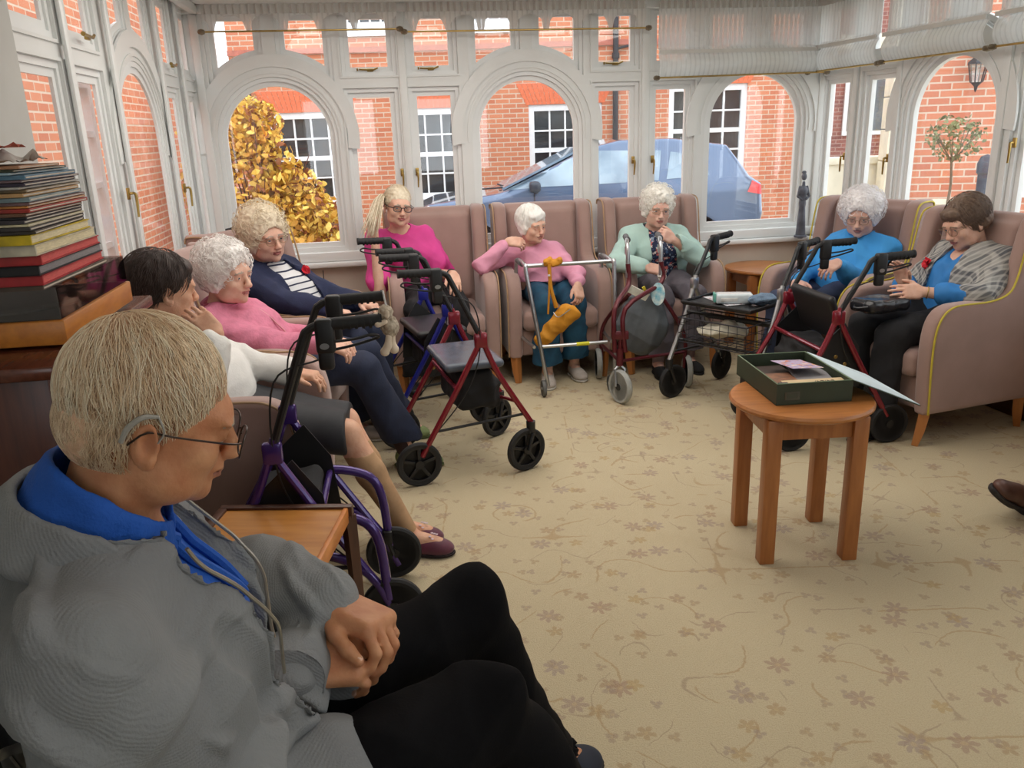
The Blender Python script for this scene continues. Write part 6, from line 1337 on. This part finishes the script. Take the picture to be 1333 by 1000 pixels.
# cuffs
for sd in (-1, 1):
    w_ = p.wri[sd]; e = p.elb[sd]; d = (w_ - e) / np.linalg.norm(w_ - e); q = SDF(w_ - .12, w_ + .12, .005); q.cone(w_ - d * .055, w_ - d * .004, .050, .046, k=.01); q.cone(w_ + d * .01, w_ + d * .06, .040, .040, k=.004, op='sub'); q.box(w_ + d * .06, (.05, .05, .05), k=.004, op='sub') if False else None; q.build('cuff', MGC, p.o, disp=folds(.003, 30, 77 + sd))
MTR = mat('black_trouser_cloth', (12, 11, 13), spec=.12, rough=.9, var=.12, bump=.2, bs=200); s_ = p.k; p.k = 1.2; p.bottoms('black_trousers', MTR, disp=folds(.014, 9, 66), hem=.10, flare=.03, g=.014); p.k = s_
p.shoes(mat('navy_shoe', (26, 32, 48), rough=.7), M_rub, k=1.12, wide=1.05)
# ---------------------------------------------------------------- his black chair
o = empty('black_wheelchair', (-.56, 1.02, 0), 22); tag(o, 'black wheelchair under the man in grey, only its dark back and arm showing', 'wheelchair')
m = MB(); m.box((0, -.30, .82), (.42, .03, .42), rot=(R(6), 0, 0), bev=.014, seg=3); m.build('backrest', M_blackf, o)
m = MB(); m.box((0, -.05, .475), (.42, .40, .04), bev=.015, seg=3); m.build('seat', M_blackf, o)
for sx in (-1, 1):
    x = sx * .265
    m = MB(); m.tube([(x, -.42, .93), (x, -.33, .93), (x, -.31, .86), (x, -.27, .5), (x, -.25, .2)], .012, smooth=4); m.tube([(x, -.27, .5), (x, .18, .47), (x, .24, .4), (x, .30, .15)], .011, smooth=4); m.tube([(x, -.28, .66), (x, .02, .66), (x, .05, .48)], .010, smooth=3); m.build('side_frame', M_blackp, o)
    m = MB(); m.box((x, -.13, .675), (.045, .26, .028), bev=.01); m.build('armrest', M_blackf, o)
    wheel(o, (x + sx * .055, -.22, .30), .30, .028, I4, spokes=12, name='drive_wheel', rim=M_alu); wheel(o, (x - sx * .0, .32, .08), .08, .03, I4, spokes=0, name='caster')
# ================================================================ small things
MGR = mat('dark_green_box_cloth', (52, 62, 44), rough=.6, var=.1, vs=10, bump=.2, bs=200); MGE = mat('green_box_edge', (92, 112, 84), rough=.6)
bx_ = WF(V(.931, 2.748, .585), R(4.5)); o = bx_.put(empty('box_file')); o.location = (.931, 2.748, .5855); tag(o, 'open dark green box file full of papers on the round table in mid-carpet', 'box')
Wd, Dp, Hh, t = .278, .40, .078, .006
m = MB(); m.boxmm((0, 0, 0), (Wd, Dp, .005)); m.boxmm((0, 0, 0), (t, Dp, Hh)); m.boxmm((Wd - t, 0, 0), (Wd, Dp, Hh)); m.boxmm((t, 0, 0), (Wd - t, t, Hh)); m.boxmm((t, Dp - t, 0), (Wd - t, Dp, Hh)); m.build('box_tray', MGR, o, smooth=False)
m = MB()
for a, b_ in (((0, 0), (t, Dp)), ((Wd - t, 0), (Wd, Dp)), ((t, 0), (Wd - t, t)), ((t, Dp - t), (Wd - t, Dp))): m.boxmm((a[0], a[1], Hh), (b_[0], b_[1], Hh + .0012))
m.build('box_rim', MGE, o, smooth=False)
m = MB(); m.boxmm((.03, -.0015, .018), (.085, 0, .048)); lh = m.build('label_holder', mat('dull_label_metal', (96, 100, 92), rough=.35, metal=.7), o)
m = MB(); m.boxmm((.038, -.0022, .024), (.077, -.0014, .042)); m.build('label_card', mat('green_grey_card', (74, 82, 66), rough=.7), lh)
ld = empty('lid'); ld.parent = o; ld.location = (Wd, 0, Hh); ld.rotation_euler = (0, R(23), 0)
m = MB(); m.boxmm((.002, 0, -.003), (.285, Dp, .0)); m.build('lid_board', MGR, ld, smooth=False)
m = MB(); m.boxmm((.006, .004, .0002), (.281, Dp - .004, .0022)); m.build('lid_lining', mat('pale_blue_lining', (206, 222, 228), rough=.6, vs=4), ld, smooth=False)
def flat(name, label, cat, c, sz, rz, m_, tilt=(0, 0), par=None, th=.0012):
    b = MB(); b.box((0, 0, 0), (sz[0], sz[1], th)); q = b.build(name, m_, None, smooth=False); q.location = c; q.rotation_euler = (tilt[0], tilt[1], rz)
    if par is None: tag(q, label, cat)
    else: q.parent = par
    return q
def pic_mat(nm, cols, sc=14):
    m = floral_mat(nm, cols[0], cols[1:], sc); return m
flat('art_postcard', 'postcard print in purple and orange resting on top in the open green box', 'postcard', (1.085, 3.0, .662), (.125, .17), R(10), pic_mat('purple_orange_print', [(176, 160, 190), (206, 150, 110), (150, 120, 150), (222, 200, 180), (196, 120, 90)], 22), tilt=(R(-5), R(3)))
kc = flat('kraft_folder', 'buff card folder with a black ink scribble along the front of the open green box', 'folder', (1.085, 2.80, .648), (.225, .075), R(4.5), mat('buff_card', (208, 182, 142), rough=.7, var=.06), tilt=(R(4), 0), th=.003)
m = MB(); g = np.random.default_rng(12)
pts = [V(-.0 + .075 * k / 22 + .006 * math.sin(k * 2.3), .004 + .011 * math.sin(k * 1.7), .0025) for k in range(23)]; m.tube(pts, .0012, n=5, smooth=3); m.build('ink_drawing', M_blackp, kc)
flat('dark_notebook', 'dark brown notebook lying at the bottom left of the open green box', 'book', (1.00, 3.02, .608), (.15, .2), R(6), mat('dark_brown_leather', (58, 42, 36), rough=.5), th=.03)
flat('grey_envelope', 'grey envelope half under the postcard in the open green box', 'envelope', (1.12, 2.95, .635), (.13, .2), R(-6), mat('grey_paper', (138, 136, 140), rough=.7), th=.006)
m = MB(); m.box((0, 0, 0), (.035, .018, .012), bev=.003); o = m.build('bulldog_clip', M_blackp); o.location = (.965, 2.785, .652); tag(o, 'small black clip at the near left corner inside the green box', 'clip')
flat('brown_photo', 'small brown photograph at the left inside the open green box', 'photograph', (1.0, 2.90, .64), (.09, .12), R(3), mat('sepia_print', (132, 88, 62), rough=.5, var=.3, vs=30))
# mustard bag on the walking frame
o = empty('mustard_bag', (.262, 4.86, .22)); tag(o, 'mustard yellow pouch bag hanging by its strap from the silver walking frame', 'bag')
MMU = mat('mustard_cloth', (206, 140, 34), rough=.75, var=.1, vs=8, bump=.2, bs=200)
s = SDF((-.25, -.12, -.02), (.25, .12, .36), .006); s.cone((-.07, 0, .10), (.09, 0, .26), .050, .066, k=.02, lat=V(0, 1, 0), w=.75); s.ell((.09, 0, .25), (.07, .045, .055), k=.02); s.build('bag_body', MMU, o, disp=folds(.008, 22, 3))
m = MB(); m.tube([(.02, -.0, .30), (-.01, -.02, .42), (-.02, -.02, .565)], [.014, .010, .012], n=6, smooth=4); m.tube([(-.03, .0, .26), (-.02, -.02, .42), (-.015, -.02, .565)], [.006, .007, .01], n=6, smooth=4); m.build('strap', MMU, o)
s = SDF((-.1, -.1, .5), (.1, .1, .66), .005)
for k in range(5): s.ell((-.035 + .02 * k, -.005 + .008 * (k % 2), .572 + .01 * math.sin(k * 2)), (.02, .028, .024), k=.012)
s.build('knotted_end', MMU, o, disp=folds(.003, 60, 4))
m = MB(); m.tube([(.0, -.03, .275), (.03, -.052, .25), (.10, -.052, .295)], .003, smooth=4); m.build('zip', M_alu, o)
m = MB(); m.box((-.022, -.035, .50), (.014, .006, .010)); m.build('white_buckle', mat('white_plastic', (220, 220, 216), rough=.4), o)
# plush sheep hanging from the purple walker
c = aty(503, 425, 2.33); o = empty('plush_sheep', c); tag(o, 'small cream plush sheep hanging from the grip of the purple rollator', 'soft toy')
MPL = mat('curly_cream_fleece', (214, 200, 180), rough=.95, var=.25, vs=60, bump=.6, bs=120, rgb2=(150, 132, 112)); MPS = mat('smooth_cream_plush', (222, 204, 182), rough=.9, var=.08)
s = SDF((-.06, -.06, -.09), (.07, .06, .10), .0032); s.ell((.01, 0, .0), (.026, .024, .032), k=.01); s.ell((.0, 0, .043), (.022, .021, .02), k=.008); s.build('body', MPL, o, disp=curls(.0025, 330, 2))
s = SDF((-.08, -.06, -.10), (.07, .06, .10), .003); s.ell((-.020, -.006, .033), (.018, .013, .012)); s.build('muzzle', MPS, o)
for sx in (-1, 1):
    s = SDF((-.08, -.06, -.10), (.07, .06, .10), .003); s.chain([(.01 + .004 * sx, sx * .012, -.028), (.006 + .004 * sx, sx * .012, -.055), (.004 + .012 * sx, sx * .012, -.072)], [.009, .010, .014], k=.008); s.build('leg', MPS, o)
    s = SDF((-.08, -.06, -.10), (.07, .06, .10), .003); s.chain([(.0, sx * .02, .018), (-.02, sx * .022, .012), (-.028, sx * .012, .016)], [.008, .0085, .009], k=.006); s.build('arm', MPS, o)
    s = SDF((-.08, -.06, -.10), (.07, .06, .10), .003); s.ell((.006, sx * .020, .040), (.009, .005, .014)); s.build('ear', MPS, o)
m = MB(); m.tube([(.004, 0, .06), (.0, 0, .085), (-.002, 0, .105)], .003, n=5); m.build('hanging_ribbon', mat('white_ribbon', (226, 224, 222), rough=.7), o)
# tumbler with straw
o = empty('glass_tumbler', (-1.16, 5.10, .561)); tag(o, 'glass tumbler of pale drink with a dark straw on the small left corner table', 'glass')
m = MB(); m.lathe([(0, 0), (.030, 0), (.036, .12), (.0345, .12), (.029, .006), (0, .006)], n=28); m.build('tumbler', glass('tumbler_glass', (.92, .94, .95), .2), o)
m = MB(); m.lathe([(0, .007), (.0285, .007), (.031, .045), (0, .045)], n=28); m.build('drink', mat('pale_drink', (226, 226, 222), rough=.2), o)
m = MB(); m.tube([(.01, 0, .01), (.008, .01, .19)], .0028); m.build('straw', M_blackp, o)
# handbag on the lap
c = aty(1146, 392, 3.99); o = empty('leather_handbag', (c[0], c[1], .655), rz=R(20)); tag(o, 'shiny black leather handbag lying on the lap of the woman in the checked jacket', 'handbag')
s = SDF((-.2, -.15, -.06), (.2, .15, .1), .006); s.box((0, 0, .01), (.13, .085, .035), rd=.03); s.build('bag_body', mat('black_leather', (40, 40, 44), rough=.22, var=.1, bump=.2, bs=60), o, disp=folds(.004, 20, 5))
m = MB(); m.tube([(-.13, .03, .01), (-.17, -.02, .01), (-.14, -.07, .02)], .006, smooth=4); m.build('strap', mat('black_leather', (0, 0, 0)), o)
# things on the tray of the silver rollator
TR_ = WF(V(1.30, 4.58, 0), R(222) - PI / 2)
def on(x, y, z): q = TR_.w(x, y, z); return (q[0], q[1], q[2])
o = empty('pill_organiser', on(-.02, .08, .583), rz=R(-8)); tag(o, 'translucent plastic container lying on the tray of the silver rollator', 'container')
m = MB(); m.box((0, 0, .03), (.20, .09, .055), bev=.012, seg=3); m.build('container_body', mat('milky_plastic', (206, 216, 220), rough=.2, var=.06), o)
m = MB(); m.box((-.03, -.047, .028), (.09, .004, .02), bev=.002); m.build('slot', mat('white_plastic', (220, 220, 216), rough=.4), o)
m = MB(); m.box((-.106, 0, .035), (.014, .07, .05), bev=.005); m.build('green_cap', mat('sea_green_plastic', (110, 180, 166), rough=.3), o)
flat('leaflet', 'printed leaflet under the plastic container on the rollator tray', 'leaflet', on(.04, .02, .584), (.2, .28), R(15), pic_mat('grey_leaflet_print', [(206, 206, 210), (150, 140, 150), (176, 120, 120)], 30))
o = empty('knitted_bundle', on(-.17, .03, .60)); s = SDF((-.12, -.1, -.04), (.12, .1, .08), .006); s.ell((0, 0, .015), (.085, .05, .034)); s.build('knit', wave_bump(mat('blue_grey_knit', (128, 152, 178), rough=.95, var=.15), 60, .8), o, disp=folds(.006, 40, 6)); tag(o, 'blue-grey knitted bundle at the right of the rollator tray', 'knitting')
o = empty('cloth_bag', on(.02, .12, .385)); s = SDF((-.2, -.15, -.03), (.2, .15, .15), .007); s.ell((0, 0, .04), (.16, .10, .045)); s.ell((.03, .0, .08), (.06, .05, .03), k=.03); s.build('cloth', mat('cream_cloth', (206, 200, 182), rough=.85, var=.1), o, disp=folds(.016, 18, 7)); tag(o, 'crumpled cream cloth bag inside the wire basket', 'bag')
# figurine on the corner sill
c = aty(1046, 302, 6.02); o = empty('slender_figurine', (2.125, 5.99, .737)); tag(o, 'tall slender dark grey figurine standing on the sill in the right corner', 'figurine')
MF = mat('grey_bronze', (92, 96, 108), rough=.5, var=.3, vs=14)
s = SDF((-.1, -.1, -.01), (.1, .1, .50), .0042); s.cone((0, 0, .02), (0, 0, .24), .034, .020, k=.02); s.cone((0, 0, .24), (0, 0, .33), .020, .030, k=.02); s.cone((0, 0, .33), (0, 0, .385), .016, .010, k=.01); s.ell((0, 0, .425), (.018, .020, .026), k=.006); s.ell((0, .008, .455), (.016, .016, .012), k=.006)
for sx in (-1, 1): s.chain([(sx * .026, 0, .355), (sx * .040, -.01, .29), (sx * .018, -.026, .27)], [.009, .008, .007], k=.006)
s.build('figure', MF, o); m = MB(); m.lathe([(0, 0), (.045, 0), (.045, .012), (.03, .018), (0, .018)], n=24); m.build('plinth', MF, o)
# walking stick in the left corner
o = empty('walking_stick', (-1.62, 4.96, 0)); tag(o, 'black walking stick whose handle shows behind the woman in the striped top', 'walking stick')
m = MB(); m.tube([(0, 0, 0), (0, .0, 1.02)], .009); m.build('shaft', M_blackp, o); m = MB(); m.tube([(-.05, 0, 1.03), (0, 0, 1.04), (.05, 0, 1.09), (.075, 0, 1.13)], [.012, .016, .018, .014], n=12, smooth=4); m.build('stick_handle', M_blackp, o)
# ---------------------------------------------------------------- person beyond the right edge: crossed leg with a brown shoe
armchair(2.53, 2.75, 192, 'mauve wing armchair beyond the right edge of the photo, with yellow piping', 1)
p = Person(2.53, 2.73, 192, 'person beyond the right edge, only the toe of a brown laced shoe showing', SK1, (2.50, 2.72, 1.12), (192, 5, 0), pelvis=(2.58, 2.74, .56), vox=.007)
o = p.o
heel = aty(1352, 668, 3.05); toe = aty(1296, 634, 2.93); d = toe - heel; d /= np.linalg.norm(d); L_ = .27; toe2 = toe - d * .02; heel = toe2 - d * (L_ - .05)
upn = V(.25, -.35, .8); upn = upn - d * (upn @ d); upn /= np.linalg.norm(upn); x = np.cross(d, upn); B = np.stack([x, d, upn], 1); P = lambda a, b, c: p.L(heel + x * a + d * b + upn * c); B = np.stack([p.D(x), p.D(d), p.D(upn)], 1); lo_, hi_ = p.L(heel + d * .1) - .28, p.L(heel + d * .1) + .28
s = SDF(lo_, hi_, .005); s.ell(P(0, .0, .03), (.038, .05, .05), M=B); s.ell(P(0, .10, .022), (.042, .09, .042), M=B, k=.03); s.ell(P(0, .18, .010), (.046, .065, .034), M=B, k=.02); s.box(P(0, .1, -.13), (.2, .3, .12), M=B, k=.003, op='sub', rd=.001); sh = s.build('shoe', mat('brown_shoe_leather', (98, 66, 56), rough=.45, var=.2, vs=12), o)
s = SDF(lo_, hi_, .005); s.ell(P(0, .02, -.01), (.043, .06, .04), M=B); s.ell(P(0, .15, -.01), (.051, .10, .04), M=B, k=.03); s.box(P(0, .1, .115), (.2, .3, .12), M=B, k=.002, op='sub', rd=.001); s.box(P(0, .1, -.15), (.2, .3, .12), M=B, k=.002, op='sub', rd=.001); s.build('sole', mat('dark_grey_sole', (46, 42, 42), rough=.7), sh)
m = MB()
for k in range(4): c = P(0, .06 + .03 * k, .068 - .009 * k); m.tube([c - B[:, 0] * .03 - B[:, 2] * .012, c + B[:, 2] * .003, c + B[:, 0] * .03 - B[:, 2] * .012 + B[:, 1] * .008], .0028, n=6, smooth=3)
m.build('laces', mat('pale_lace', (196, 178, 160), rough=.8), sh)
p.leg(1, tuple(heel + upn * .07), world=True, toe=(-1, -.2, 0)); p.leg(-1, (-.13, .34, .09)); p.arm(1, (.14, .22, .66), (1, -.4, -.8), world=False); p.arm(-1, (-.14, .24, .66), (-1, -.4, -.8), world=False)
p.body({1: dict(y=(-1, .2, -.3), z=(0, 0, 1)), -1: dict(y=(-1, -.2, -.3), z=(0, 0, 1))}, dict(jowl=.4), feet=False)
p.top('brown_jumper', mat('brown_jumper_knit', (120, 92, 74), rough=.85), sleeve=.93, g=.02, disp=folds(.009, 13, 91)); s = p.grid(.008, mg=.13)
for sd in (-1, 1): s.cone(p.hip[sd], p.knee[sd], .098, .078, k=.03); s.cone(p.knee[sd], p.knee[sd] * .22 + p.ank[sd] * .78, .076, .060, k=.02)
s.build('trousers', mat('dark_brown_trousers', (56, 46, 42), rough=.85), o, disp=folds(.008, 14, 90)); p.shoes(mat('brown_shoe_leather', (98, 66, 56)), mat('dark_grey_sole', (46, 42, 42)), sides=(-1,)); eyes(o, p.F)
curly_hair(o, p.F, hair_mat('grey_short', (214, 208, 200), (180, 172, 164)), seed=61, n=200)
# ================================================================ camera, sky, added fill lights
cam = bpy.data.cameras.new('camera'); co_ = bpy.data.objects.new('camera', cam); COL.objects.link(co_)
cam.sensor_width = 36; cam.lens = CF * 36 / 1333; cam.clip_end = 200; cam.clip_start = .02
Mx = Matrix((( _R2[0], _U2[0], -_F[0]), (_R2[1], _U2[1], -_F[1]), (_R2[2], _U2[2], -_F[2]))).to_4x4(); Mx.translation = Vector(CAMP)
co_.matrix_world = Mx; S.camera = co_
w = bpy.data.worlds.new('overcast_sky'); S.world = w; w.use_nodes = True; nt = w.node_tree; bg = nt.nodes['Background']
bg.inputs[0].default_value = (.88, .95, 1.0, 1); bg.inputs[1].default_value = 2.9
def area(name, loc, size, power, rot=(0, 0, 0), col=(1, .95, .88)):
    l = bpy.data.lights.new(name, 'AREA'); l.shape = 'RECTANGLE'; l.size, l.size_y = size; l.energy = power; l.color = col
    o = bpy.data.objects.new(name, l); COL.objects.link(o); o.location = loc; o.rotation_euler = rot; return o
area('ceiling_fill', (.2, 3.9, 2.3), (2.8, 2.0), 50)  # unseen area light added to fill the far half, no fixture behind it
area('ceiling_fill', (.5, .9, 2.3), (1.6, 1.2), 6)  # second added fill, lifts the foreground a little
S.view_settings.view_transform = 'Standard'; S.view_settings.look = 'None'; S.view_settings.gamma = 1; S.view_settings.exposure = 0.0
S.cycles.max_bounces = 8; S.cycles.diffuse_bounces = 4; S.cycles.transparent_max_bounces = 16; S.cycles.caustics_reflective = False; S.cycles.caustics_refractive = False
S.cycles.use_denoising = True; S.cycles.sample_clamp_indirect = 6
